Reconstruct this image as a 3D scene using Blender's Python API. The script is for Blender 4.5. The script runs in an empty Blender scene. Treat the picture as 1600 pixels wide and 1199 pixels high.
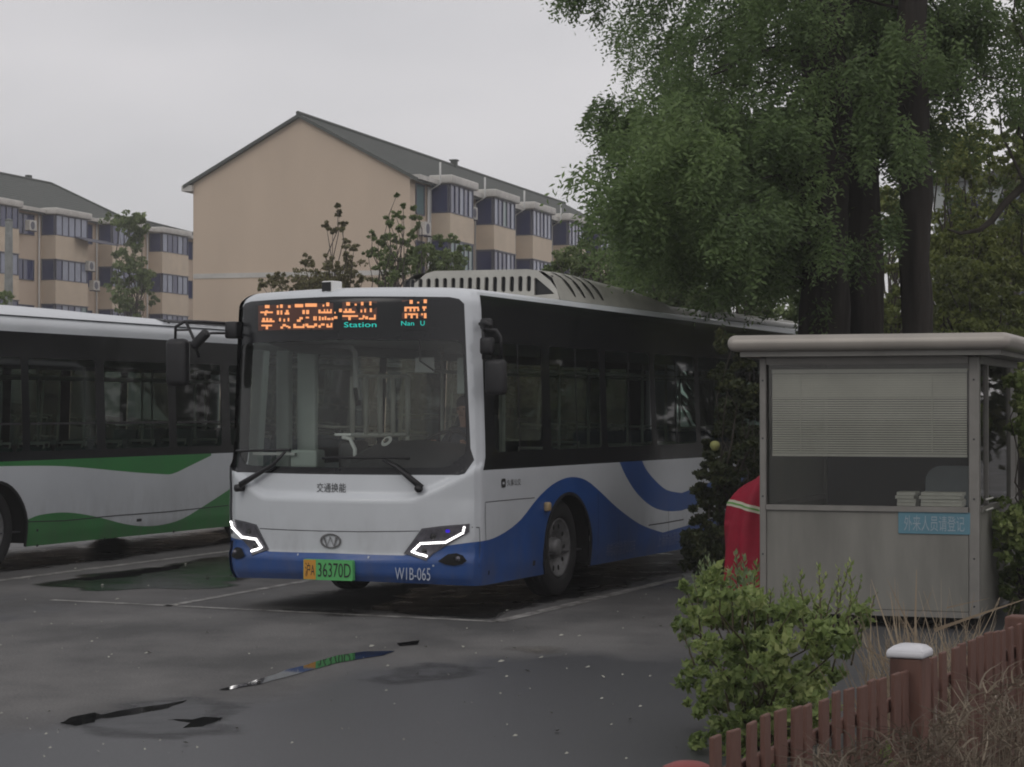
import bpy, bmesh, math, random
import numpy as np
from mathutils import Vector, Matrix, noise
from mathutils.geometry import delaunay_2d_cdt

random.seed(7)
RNG = np.random.default_rng(7)
SC = bpy.context.scene
COL = SC.collection
R = math.radians

# ---------------------------------------------------------------- camera
EYE = 1.85
FPX = 3400.0                     # focal length in pixels of the 1600 px wide photograph
PITCH = math.atan(40.5 / FPX)
cam_data = bpy.data.cameras.new("camera")
cam_data.sensor_width = 36.0
cam_data.lens = 36.0 * FPX / 1600.0
cam_data.clip_start = 0.2
cam_data.clip_end = 3000.0
camera = bpy.data.objects.new("camera", cam_data)
camera.location = (0, 0, EYE)
camera.rotation_euler = (R(90) + PITCH, 0, 0)
COL.objects.link(camera)
SC.camera = camera

# ---------------------------------------------------------------- sky, sun, exposure
SUN_EL, SUN_AZ = R(38), R(215)
world = bpy.data.worlds.new("World")
SC.world = world
world.use_nodes = True
wn, wl = world.node_tree.nodes, world.node_tree.links
wn.clear()
w_out = wn.new("ShaderNodeOutputWorld")
w_bg = wn.new("ShaderNodeBackground")
w_bg.inputs["Strength"].default_value = 0.1
w_sky = wn.new("ShaderNodeTexSky")
w_sky.sky_type = 'NISHITA'
w_sky.sun_disc = False
w_sky.sun_elevation = SUN_EL
w_sky.sun_rotation = SUN_AZ
w_tc = wn.new("ShaderNodeTexCoord")
w_map = wn.new("ShaderNodeMapping")
w_map.inputs["Scale"].default_value = (1.2, 1.2, 3.2)
w_noise = wn.new("ShaderNodeTexNoise")
w_noise.inputs["Scale"].default_value = 1.6
w_noise.inputs["Detail"].default_value = 4.0
w_noise.inputs["Roughness"].default_value = 0.5
w_ramp = wn.new("ShaderNodeValToRGB")
w_ramp.color_ramp.elements[0].position = 0.3
w_ramp.color_ramp.elements[0].color = (5.45, 5.42, 5.62, 1)
w_ramp.color_ramp.elements[1].position = 0.75
w_ramp.color_ramp.elements[1].color = (8.7, 8.35, 8.45, 1)
w_mix = wn.new("ShaderNodeMix")
w_mix.data_type = 'RGBA'
w_mix.inputs[0].default_value = 0.94
wl.new(w_tc.outputs["Generated"], w_map.inputs["Vector"])
wl.new(w_map.outputs["Vector"], w_noise.inputs["Vector"])
w_sep = wn.new("ShaderNodeSeparateXYZ")
wl.new(w_tc.outputs["Generated"], w_sep.inputs[0])
w_add = wn.new("ShaderNodeMath"); w_add.operation = 'MULTIPLY_ADD'; w_add.inputs[1].default_value = 0.75
wl.new(w_sep.outputs["X"], w_add.inputs[0]); wl.new(w_noise.outputs["Fac"], w_add.inputs[2])
wl.new(w_add.outputs[0], w_ramp.inputs["Fac"])
wl.new(w_sky.outputs["Color"], w_mix.inputs[6])
wl.new(w_ramp.outputs["Color"], w_mix.inputs[7])
wl.new(w_mix.outputs[2], w_bg.inputs["Color"])
wl.new(w_bg.outputs["Background"], w_out.inputs["Surface"])

sun_data = bpy.data.lights.new("sun", 'SUN')
sun_data.energy = 0.5
sun_data.angle = R(30)
sun_data.color = (1.0, 0.95, 0.9)
sun = bpy.data.objects.new("sun", sun_data)
sun.rotation_euler = (R(90) - SUN_EL, 0, R(180) - SUN_AZ)
sun.location = (0, 0, 40)
COL.objects.link(sun)

SC.view_settings.view_transform = 'Standard'
SC.view_settings.look = 'None'
SC.view_settings.exposure = 0.0
SC.view_settings.gamma = 1.0
SC.view_settings.use_curve_mapping = False
SC.cycles.filter_width = 1.9
SC.cycles.max_bounces = 8
SC.cycles.transparent_max_bounces = 24
SC.cycles.transmission_bounces = 6
SC.cycles.caustics_reflective = False
SC.cycles.caustics_refractive = False

# ---------------------------------------------------------------- helpers: places
CP, SP_ = math.cos(PITCH), math.sin(PITCH)

def project(p):
    d = p[1] * CP + (p[2] - EYE) * SP_
    up = -p[1] * SP_ + (p[2] - EYE) * CP
    return 800 + FPX * p[0] / d, 599.5 - FPX * up / d

def at(px, py, y):
    """point at distance y in front of the camera seen at pixel (px, py)"""
    a = (px - 800) / FPX
    b = (599.5 - py) / FPX
    d = y / (CP - b * SP_)
    return Vector((a * d, y, EYE + d * (SP_ + b * CP)))

def on_ground(px, py, z=0.0):
    a = (px - 800) / FPX
    b = (599.5 - py) / FPX
    d = (z - EYE) / (SP_ + b * CP)
    return Vector((a * d, d * (CP - b * SP_), z))

# ---------------------------------------------------------------- helpers: objects
def link(o, parent=None):
    COL.objects.link(o)
    if parent is not None:
        o.parent = parent
    return o

def tag(o, label=None, cat=None, group=None, kind=None):
    if label: o["label"] = label
    if cat: o["category"] = cat
    if group: o["group"] = group
    if kind: o["kind"] = kind
    return o

def empty(name, loc, rz=0.0, label=None, cat=None, group=None):
    o = bpy.data.objects.new(name, None)
    o.empty_display_size = 0.2
    o.location = loc
    o.rotation_euler = (0, 0, rz)
    link(o)
    return tag(o, label, cat, group)

class MB:
    """collects shapes and links them as one mesh object"""
    def __init__(self):
        self.v, self.f, self.m = [], [], []
    def add(self, verts, faces, mi=0):
        b = len(self.v)
        self.v += [tuple(p) for p in verts]
        self.f += [tuple(i + b for i in fc) for fc in faces]
        self.m += [mi] * len(faces)
        return self
    def box(self, lo, hi, mi=0, M=None):
        x0, y0, z0 = lo; x1, y1, z1 = hi
        v = [Vector(p) for p in ((x0,y0,z0),(x1,y0,z0),(x1,y1,z0),(x0,y1,z0),(x0,y0,z1),(x1,y0,z1),(x1,y1,z1),(x0,y1,z1))]
        if M is not None: v = [M @ p for p in v]
        return self.add(v, [(0,3,2,1),(4,5,6,7),(0,1,5,4),(1,2,6,5),(2,3,7,6),(3,0,4,7)], mi)
    def rbox(self, lo, hi, r=0.01, seg=2, mi=0, M=None):
        bm = bmesh.new()
        bmesh.ops.create_cube(bm, size=1.0)
        s = [hi[i]-lo[i] for i in range(3)]; c = [(hi[i]+lo[i])/2 for i in range(3)]
        for v in bm.verts:
            v.co = Vector((v.co.x*s[0]+c[0], v.co.y*s[1]+c[1], v.co.z*s[2]+c[2]))
        r = min(r, min(s)*0.49)
        bmesh.ops.bevel(bm, geom=list(bm.edges), offset=r, segments=seg, profile=0.5, affect='EDGES')
        bm.verts.index_update()
        vs = [v.co.copy() for v in bm.verts]
        if M is not None: vs = [M @ p for p in vs]
        fs = [tuple(v.index for v in f.verts) for f in bm.faces]
        bm.free()
        return self.add(vs, fs, mi)
    def tube(self, pts, rad, n=8, mi=0, caps=True):
        pts = [Vector(p) for p in pts]
        rad = rad if isinstance(rad, (list, tuple)) else [rad]*len(pts)
        rings = []
        up0 = Vector((0.13, 0.21, 1)).normalized()
        for i, p in enumerate(pts):
            d = (pts[min(i+1, len(pts)-1)] - pts[max(i-1, 0)])
            if d.length < 1e-9: d = Vector((0,0,1))
            d.normalize()
            a = d.cross(up0)
            if a.length < 0.2: a = d.cross(Vector((1,0.1,0)))
            a.normalize(); b = d.cross(a).normalized()
            rings.append([p + (a*math.cos(2*math.pi*k/n) + b*math.sin(2*math.pi*k/n))*rad[i] for k in range(n)])
        v = [q for r_ in rings for q in r_]
        f = []
        for i in range(len(pts)-1):
            for k in range(n):
                f.append((i*n+k, i*n+(k+1)%n, (i+1)*n+(k+1)%n, (i+1)*n+k))
        if caps:
            f.append(tuple(range(n-1, -1, -1)))
            f.append(tuple((len(pts)-1)*n+k for k in range(n)))
        return self.add(v, f, mi)
    def lathe(self, prof, n=32, axis='X', c=(0,0,0), mi=0):
        """prof: (along, radius)"""
        v, f = [], []
        for a, r_ in prof:
            for k in range(n):
                t = 2*math.pi*k/n
                p = {'X': (a, r_*math.cos(t), r_*math.sin(t)), 'Z': (r_*math.cos(t), r_*math.sin(t), a), 'Y': (r_*math.cos(t), a, r_*math.sin(t))}[axis]
                v.append((p[0]+c[0], p[1]+c[1], p[2]+c[2]))
        for i in range(len(prof)-1):
            for k in range(n):
                f.append((i*n+k, i*n+(k+1)%n, (i+1)*n+(k+1)%n, (i+1)*n+k))
        return self.add(v, f, mi)
    def prism(self, poly, z0, z1, mi=0, M=None):
        n = len(poly)
        v = [Vector((p[0], p[1], z0)) for p in poly] + [Vector((p[0], p[1], z1)) for p in poly]
        if M is not None: v = [M @ p for p in v]
        f = [tuple(range(n-1,-1,-1)), tuple(range(n, 2*n))] + [(i, (i+1)%n, n+(i+1)%n, n+i) for i in range(n)]
        return self.add(v, f, mi)
    def mesh(self, name, mats, smooth=False):
        me = bpy.data.meshes.new(name)
        me.from_pydata(self.v, [], self.f)
        for m in (mats if isinstance(mats, (list, tuple)) else [mats]): me.materials.append(m)
        me.polygons.foreach_set("material_index", self.m)
        if smooth:
            me.polygons.foreach_set("use_smooth", [True]*len(self.f))
        me.update()
        return me
    def build(self, name, mats, parent=None, smooth=False, auto=None):
        me = self.mesh(name, mats, smooth or auto is not None)
        if auto is not None:
            me.set_sharp_from_angle(angle=R(auto))
        o = bpy.data.objects.new(name, me)
        return link(o, parent)

def share(name, me, parent=None, loc=(0,0,0), rot=(0,0,0), scale=(1,1,1)):
    o = bpy.data.objects.new(name, me)
    o.location = loc; o.rotation_euler = rot; o.scale = scale
    return link(o, parent)

# ---------------------------------------------------------------- helpers: materials
def pmat(name, col, rough=0.5, metal=0.0, spec=0.5, var=0.0, vscale=3.0, bump=0.0, bscale=40.0, coat=0.0,
         emit=None, estr=0.0, col2=None, rvar=0.0, ior=1.45, stretch=(1,1,1)):
    m = bpy.data.materials.new(name)
    m.use_nodes = True
    nt = m.node_tree; N, L = nt.nodes, nt.links
    b = N["Principled BSDF"]
    b.inputs["Base Color"].default_value = (*col, 1)
    b.inputs["Roughness"].default_value = rough
    b.inputs["Metallic"].default_value = metal
    b.inputs["Specular IOR Level"].default_value = spec
    b.inputs["IOR"].default_value = ior
    b.inputs["Coat Weight"].default_value = coat
    b.inputs["Coat Roughness"].default_value = 0.08
    if emit:
        b.inputs["Emission Color"].default_value = (*emit, 1)
        b.inputs["Emission Strength"].default_value = estr
    if var or bump or rvar:
        tc = N.new("ShaderNodeTexCoord")
        mp = N.new("ShaderNodeMapping"); mp.inputs["Scale"].default_value = stretch
        L.new(tc.outputs["Object"], mp.inputs["Vector"])
    if var or rvar:
        n1 = N.new("ShaderNodeTexNoise"); n1.inputs["Scale"].default_value = vscale
        n1.inputs["Detail"].default_value = 6; n1.inputs["Roughness"].default_value = 0.62
        L.new(mp.outputs["Vector"], n1.inputs["Vector"])
    if var:
        rp = N.new("ShaderNodeValToRGB")
        c2 = col2 or tuple(c*(1-var) for c in col)
        rp.color_ramp.elements[0].position = 0.32; rp.color_ramp.elements[0].color = (*c2, 1)
        rp.color_ramp.elements[1].position = 0.66; rp.color_ramp.elements[1].color = (*col, 1)
        L.new(n1.outputs["Fac"], rp.inputs["Fac"]); L.new(rp.outputs["Color"], b.inputs["Base Color"])
    if rvar:
        mr = N.new("ShaderNodeMapRange")
        mr.inputs["From Min"].default_value = 0.3; mr.inputs["From Max"].default_value = 0.7
        mr.inputs["To Min"].default_value = rough; mr.inputs["To Max"].default_value = rough+rvar
        L.new(n1.outputs["Fac"], mr.inputs["Value"]); L.new(mr.outputs["Result"], b.inputs["Roughness"])
    if bump:
        n2 = N.new("ShaderNodeTexNoise"); n2.inputs["Scale"].default_value = bscale; n2.inputs["Detail"].default_value = 4
        L.new(mp.outputs["Vector"], n2.inputs["Vector"])
        bp = N.new("ShaderNodeBump"); bp.inputs["Strength"].default_value = bump; bp.inputs["Distance"].default_value = 0.02
        L.new(n2.outputs["Fac"], bp.inputs["Height"]); L.new(bp.outputs["Normal"], b.inputs["Normal"])
    return m

def glassmat(name, tint, rough=0.02, refl=1.0, dirt=0.0):
    m = bpy.data.materials.new(name); m.use_nodes = True
    N, L = m.node_tree.nodes, m.node_tree.links
    N.clear()
    out = N.new("ShaderNodeOutputMaterial")
    tr = N.new("ShaderNodeBsdfTransparent"); tr.inputs["Color"].default_value = (*tint, 1)
    gl = N.new("ShaderNodeBsdfGlossy"); gl.inputs["Roughness"].default_value = rough
    fr = N.new("ShaderNodeFresnel"); fr.inputs["IOR"].default_value = 1.5
    mx = N.new("ShaderNodeMixShader")
    mu = N.new("ShaderNodeMath"); mu.operation = 'MULTIPLY'; mu.inputs[1].default_value = refl
    L.new(fr.outputs[0], mu.inputs[0]); L.new(mu.outputs[0], mx.inputs[0])
    L.new(tr.outputs[0], mx.inputs[1]); L.new(gl.outputs[0], mx.inputs[2])
    last = mx
    if dirt:
        df = N.new("ShaderNodeBsdfDiffuse"); df.inputs["Color"].default_value = (0.32, 0.33, 0.32, 1)
        tc = N.new("ShaderNodeTexCoord")
        n1 = N.new("ShaderNodeTexNoise"); n1.inputs["Scale"].default_value = 1.6; n1.inputs["Detail"].default_value = 5
        L.new(tc.outputs["Object"], n1.inputs["Vector"])
        mr = N.new("ShaderNodeMapRange"); mr.inputs["From Min"].default_value = 0.3; mr.inputs["From Max"].default_value = 0.75
        mr.inputs["To Min"].default_value = dirt*0.4; mr.inputs["To Max"].default_value = dirt*1.4
        L.new(n1.outputs["Fac"], mr.inputs["Value"])
        m2 = N.new("ShaderNodeMixShader")
        L.new(mr.outputs["Result"], m2.inputs[0]); L.new(mx.outputs[0], m2.inputs[1]); L.new(df.outputs[0], m2.inputs[2])
        last = m2
    L.new(last.outputs[0], out.inputs["Surface"])
    return m

def leafmat(name, cols, trans=0.3, rough=0.5, nscale=0.8):
    """cols: dark to light leaf colours, picked per leaf and by clump noise"""
    m = bpy.data.materials.new(name); m.use_nodes = True
    N, L = m.node_tree.nodes, m.node_tree.links
    N.clear()
    out = N.new("ShaderNodeOutputMaterial")
    geo = N.new("ShaderNodeNewGeometry")
    tc = N.new("ShaderNodeTexCoord")
    n1 = N.new("ShaderNodeTexNoise"); n1.inputs["Scale"].default_value = nscale; n1.inputs["Detail"].default_value = 3
    L.new(tc.outputs["Object"], n1.inputs["Vector"])
    ad = N.new("ShaderNodeMath"); ad.operation = 'MULTIPLY_ADD'; ad.inputs[1].default_value = 0.55
    sb = N.new("ShaderNodeMath"); sb.operation = 'MULTIPLY_ADD'; sb.inputs[1].default_value = 1.5; sb.inputs[2].default_value = -0.52
    L.new(n1.outputs["Fac"], sb.inputs[0])
    L.new(geo.outputs["Random Per Island"], ad.inputs[0]); L.new(sb.outputs[0], ad.inputs[2])
    rp = N.new("ShaderNodeValToRGB")
    els = rp.color_ramp.elements
    k = len(cols)
    els[0].position = 0.05; els[0].color = (*cols[0], 1)
    els[1].position = 0.95; els[1].color = (*cols[-1], 1)
    for i in range(1, k-1):
        e = els.new(0.05+0.9*i/(k-1)); e.color = (*cols[i], 1)
    L.new(ad.outputs[0], rp.inputs["Fac"])
    df = N.new("ShaderNodeBsdfPrincipled"); df.inputs["Roughness"].default_value = rough
    df.inputs["Specular IOR Level"].default_value = 0.25
    tl = N.new("ShaderNodeBsdfTranslucent")
    mx = N.new("ShaderNodeMixShader"); mx.inputs[0].default_value = trans
    L.new(rp.outputs["Color"], df.inputs["Base Color"]); L.new(rp.outputs["Color"], tl.inputs["Color"])
    L.new(df.outputs[0], mx.inputs[1]); L.new(tl.outputs[0], mx.inputs[2])
    L.new(mx.outputs[0], out.inputs["Surface"])
    return m

M = {}
M['bus_white'] = pmat('bus_white_paint', (0.625, 0.655, 0.68), 0.28, var=0.10, vscale=1.2, coat=0.25, rvar=0.15)
M['bus_blue'] = pmat('bus_blue_paint', (0.018, 0.090, 0.33), 0.3, var=0.25, vscale=1.5, coat=0.2, rvar=0.15)
M['bus_green'] = pmat('bus_green_paint', (0.035, 0.24, 0.055), 0.32, var=0.2, vscale=1.5, coat=0.15, rvar=0.15)
def grime(m, amount=0.45):
    """road dirt thrown up on the lower body, broken up by noise"""
    N, L = m.node_tree.nodes, m.node_tree.links
    b = N["Principled BSDF"]
    src = b.inputs["Base Color"].links[0].from_socket
    tc = N.new("ShaderNodeTexCoord"); sx = N.new("ShaderNodeSeparateXYZ"); L.new(tc.outputs["Object"], sx.inputs[0])
    mr = N.new("ShaderNodeMapRange"); mr.inputs["From Min"].default_value = 1.0; mr.inputs["From Max"].default_value = 0.27
    mr.inputs["To Min"].default_value = 0.0; mr.inputs["To Max"].default_value = amount; L.new(sx.outputs["Z"], mr.inputs["Value"])
    mp = N.new("ShaderNodeMapping"); mp.inputs["Scale"].default_value = (1, 1, 0.35); L.new(tc.outputs["Object"], mp.inputs["Vector"])
    n = N.new("ShaderNodeTexNoise"); n.inputs["Scale"].default_value = 5.0; n.inputs["Detail"].default_value = 7; n.inputs["Roughness"].default_value = 0.7
    L.new(mp.outputs["Vector"], n.inputs["Vector"])
    m2 = N.new("ShaderNodeMapRange"); m2.inputs["From Min"].default_value = 0.38; m2.inputs["From Max"].default_value = 0.7; m2.inputs["To Min"].default_value = 0.15
    L.new(n.outputs["Fac"], m2.inputs["Value"])
    mu = N.new("ShaderNodeMath"); mu.operation = 'MULTIPLY'; L.new(mr.outputs["Result"], mu.inputs[0]); L.new(m2.outputs["Result"], mu.inputs[1])
    mx = N.new("ShaderNodeMix"); mx.data_type = 'RGBA'; L.new(mu.outputs[0], mx.inputs[0]); L.new(src, mx.inputs[6]); mx.inputs[7].default_value = (0.13, 0.12, 0.105, 1)
    L.new(mx.outputs[2], b.inputs["Base Color"])
for k_ in ('bus_white', 'bus_blue', 'bus_green'): grime(M[k_])
M['bus_black'] = pmat('bus_black_gloss', (0.012, 0.013, 0.015), 0.12, var=0.2, vscale=2.0, rvar=0.1)
M['rubber'] = pmat('tyre_rubber', (0.022, 0.022, 0.022), 0.8, var=0.4, vscale=8, bump=0.3, bscale=60)
M['rim'] = pmat('wheel_rim_grey', (0.26, 0.26, 0.26), 0.5, metal=0.4, var=0.5, vscale=9)
M['black'] = pmat('black_plastic', (0.018, 0.018, 0.02), 0.45, var=0.3, vscale=6)
M['matte_black'] = pmat('underbody_black', (0.008, 0.008, 0.008), 0.9)
M['dash'] = pmat('dashboard_grey', (0.035, 0.037, 0.04), 0.6, var=0.2, vscale=5)
M['cream_plastic'] = pmat('roof_pod_cream', (0.5, 0.49, 0.44), 0.45, var=0.22, vscale=2.5)
M['interior'] = pmat('interior_panel', (0.58, 0.64, 0.60), 0.6, var=0.1, vscale=3)
M['interior_floor'] = pmat('interior_floor', (0.06, 0.06, 0.065), 0.7, var=0.2)
M['seat_blue'] = pmat('seat_plastic', (0.05, 0.10, 0.16), 0.5, var=0.2)
M['seat_green'] = pmat('seat_plastic_green', (0.06, 0.13, 0.12), 0.5, var=0.2)
M['steel'] = pmat('rail_steel', (0.74, 0.73, 0.66), 0.4, metal=0.0, var=0.15)
M['white_plastic'] = pmat('white_plastic', (0.82, 0.82, 0.80), 0.5, var=0.08)
M['led_white'] = pmat('headlight_led', (0.9, 0.9, 0.9), 0.4, emit=(1.0, 0.97, 0.95), estr=1.25)
M['led_orange'] = pmat('display_led_orange', (0.1, 0.03, 0.01), 0.5, emit=(1.0, 0.40, 0.16), estr=1.0)
M['led_cyan'] = pmat('display_led_cyan', (0.01, 0.08, 0.08), 0.5, emit=(0.02, 0.72, 0.60), estr=0.8)
M['led_back'] = pmat('display_glow_panel', (0.06, 0.035, 0.028), 0.5, emit=(0.5, 0.13, 0.07), estr=0.06)  # brown colour and weak emission paint the LEDs' glow onto the backing
M['lamp_chrome'] = pmat('lamp_reflector', (0.17, 0.165, 0.19), 0.25, metal=0.5, var=0.5, vscale=25)
M['lamp_frame'] = pmat('lamp_bezel', (0.10, 0.10, 0.11), 0.4)
M['chrome'] = pmat('emblem_metal', (0.20, 0.20, 0.20), 0.35, metal=0.5)
M['seam'] = pmat('panel_seam', (0.04, 0.04, 0.045), 0.8)
M['ink'] = pmat('black_lettering', (0.02, 0.022, 0.022), 0.6)
M['paint_letter'] = pmat('grey_white_lettering', (0.38, 0.42, 0.50), 0.5)
M['faint_letter'] = pmat('faded_lettering', (0.17, 0.20, 0.34), 0.5)
M['plate_green'] = pmat('plate_green', (0.10, 0.42, 0.13), 0.45)
M['plate_orange'] = pmat('plate_yellow', (0.55, 0.27, 0.04), 0.45)
M['glass_front'] = glassmat('windshield_glass', (0.90, 0.95, 0.92), 0.03, 1.1, dirt=0.03)
M['glass_clear'] = glassmat('clear_side_glass', (0.78, 0.84, 0.80), 0.03, 0.9, dirt=0.015)
M['glass_side'] = glassmat('tinted_side_glass', (0.42, 0.50, 0.46), 0.03, 0.8, dirt=0.012)
M['mirror'] = pmat('mirror_glass', (0.5, 0.5, 0.5), 0.05, metal=1.0)
M['skin'] = pmat('skin', (0.40, 0.22, 0.16), 0.6)
M['jacket'] = pmat('driver_jacket', (0.035, 0.04, 0.055), 0.8)
M['hair'] = pmat('black_hair', (0.012, 0.01, 0.01), 0.7)

# ---------------------------------------------------------------- text as meshes
def text_mesh(body, size=1.0):
    cu = bpy.data.curves.new("lettering", 'FONT')
    cu.body = body; cu.size = size; cu.resolution_u = 3
    cu.align_x = 'LEFT'
    o = bpy.data.objects.new("lettering", cu)
    COL.objects.link(o)
    dg = bpy.context.evaluated_depsgraph_get(); dg.update()
    me = bpy.data.meshes.new_from_object(o.evaluated_get(dg))
    vs = [v.co.copy() for v in me.vertices]
    fs = [tuple(p.vertices) for p in me.polygons]
    bpy.data.objects.remove(o); bpy.data.curves.remove(cu); bpy.data.meshes.remove(me)
    return vs, fs

def fit_text(body, x0, y0, x1, y1, bold=0.0):
    """text laid out to fill the box, as (verts2d, faces)"""
    vs, fs = text_mesh(body)
    ax, bx = min(v.x for v in vs), max(v.x for v in vs)
    ay, by = min(v.y for v in vs), max(v.y for v in vs)
    return [(x0+(v.x-ax)/(bx-ax)*(x1-x0), y0+(v.y-ay)/(by-ay)*(y1-y0)) for v in vs], fs

def inside(pt, poly):
    x, y = pt; c = False; n = len(poly); j = n-1
    for i in range(n):
        xi, yi = poly[i]; xj, yj = poly[j]
        if (yi > y) != (yj > y) and x < (xj-xi)*(y-yi)/(yj-yi)+xi: c = not c
        j = i
    return c

def densify(poly, step, closed=True):
    out = []
    n = len(poly)
    for i in range(n if closed else n-1):
        a, b = poly[i], poly[(i+1) % n]
        k = max(1, int(math.hypot(b[0]-a[0], b[1]-a[1])/step))
        for j in range(k):
            out.append((a[0]+(b[0]-a[0])*j/k, a[1]+(b[1]-a[1])*j/k))
    if not closed: out.append(poly[-1])
    return out

def smooth_line(pts, k=4):
    """Catmull-Rom through points"""
    out = []
    n = len(pts)
    for i in range(n-1):
        p0, p1, p2, p3 = pts[max(i-1, 0)], pts[i], pts[i+1], pts[min(i+2, n-1)]
        for j in range(k):
            t = j/k
            out.append(tuple(0.5*((2*p1[a])+(-p0[a]+p2[a])*t+(2*p0[a]-5*p1[a]+4*p2[a]-p3[a])*t*t+(-p0[a]+3*p1[a]-3*p2[a]+p3[a])*t**3) for a in (0, 1)))
    out.append(pts[-1])
    return out

def fill(outer, holes=(), regions=(), step=0.1, us=None, zs=None, sy=1.0):
    """triangulate a 2-D area; returns verts, tris, region index per tri (0 = none)"""
    verts, edges = [], []
    def loop(poly):
        b = len(verts)
        d = densify(poly, step)
        verts.extend(Vector((p[0], p[1]*sy)) for p in d)
        n = len(d)
        edges.extend((b+i, b+(i+1) % n) for i in range(n))
        return d
    o = loop(outer)
    hs = [loop(h) for h in holes]
    rs = [loop(r) for r in regions]
    x0, x1 = min(p[0] for p in outer), max(p[0] for p in outer)
    y0, y1 = min(p[1] for p in outer), max(p[1] for p in outer)
    us = us if us is not None else list(np.arange(x0+step/2, x1, step))
    zs = zs if zs is not None else list(np.arange(y0+step/2, y1, step))
    for a in us:
        for b in zs:
            if inside((a, b), o): verts.append(Vector((a, b*sy)))
    vo, eo, fo, *_ = delaunay_2d_cdt(verts, edges, [], 0, 1e-5, False)
    tris, reg = [], []
    vo = [Vector((p.x, p.y/sy)) for p in vo]
    for f in fo:
        c = ((vo[f[0]].x+vo[f[1]].x+vo[f[2]].x)/3, (vo[f[0]].y+vo[f[1]].y+vo[f[2]].y)/3)
        if not inside(c, o) or any(inside(c, h) for h in hs): continue
        k = 0
        for i, r_ in enumerate(rs):
            if inside(c, r_): k = i+1
        a = (vo[f[1]]-vo[f[0]]); b = (vo[f[2]]-vo[f[0]])
        tris.append(tuple(f) if a.x*b.y-a.y*b.x > 0 else tuple(reversed(f))); reg.append(k)
    return vo, tris, reg

def rect(u0, z0, u1, z1, r=0.0, k=4):
    if not r: return [(u0, z0), (u1, z0), (u1, z1), (u0, z1)]
    out = []
    for cx, cy, a0 in ((u1-r, z0+r, -90), (u1-r, z1-r, 0), (u0+r, z1-r, 90), (u0+r, z0+r, 180)):
        for i in range(k+1):
            a = R(a0+90*i/k)
            out.append((cx+r*math.cos(a), cy+r*math.sin(a)))
    return out


def shell_normals(me, uz):
    """give the mesh the true surface normals of the bus shell at each (u, z); None keeps the automatic one"""
    out = []
    for q in uz:
        if q is None: out.append((0.0, 0.0, 0.0)); continue
        u, z = q
        za, zb = max(z-0.02, 0.26), min(z+0.02, 2.9499)
        du = shell(u+0.015, z)-shell(u-0.015, z); dz = shell(u, zb)-shell(u, za)
        n = du.cross(dz); n.normalize(); out.append(tuple(n))
    me.polygons.foreach_set("use_smooth", [True]*len(me.polygons))
    me.normals_split_custom_set_from_vertices(out)
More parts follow.
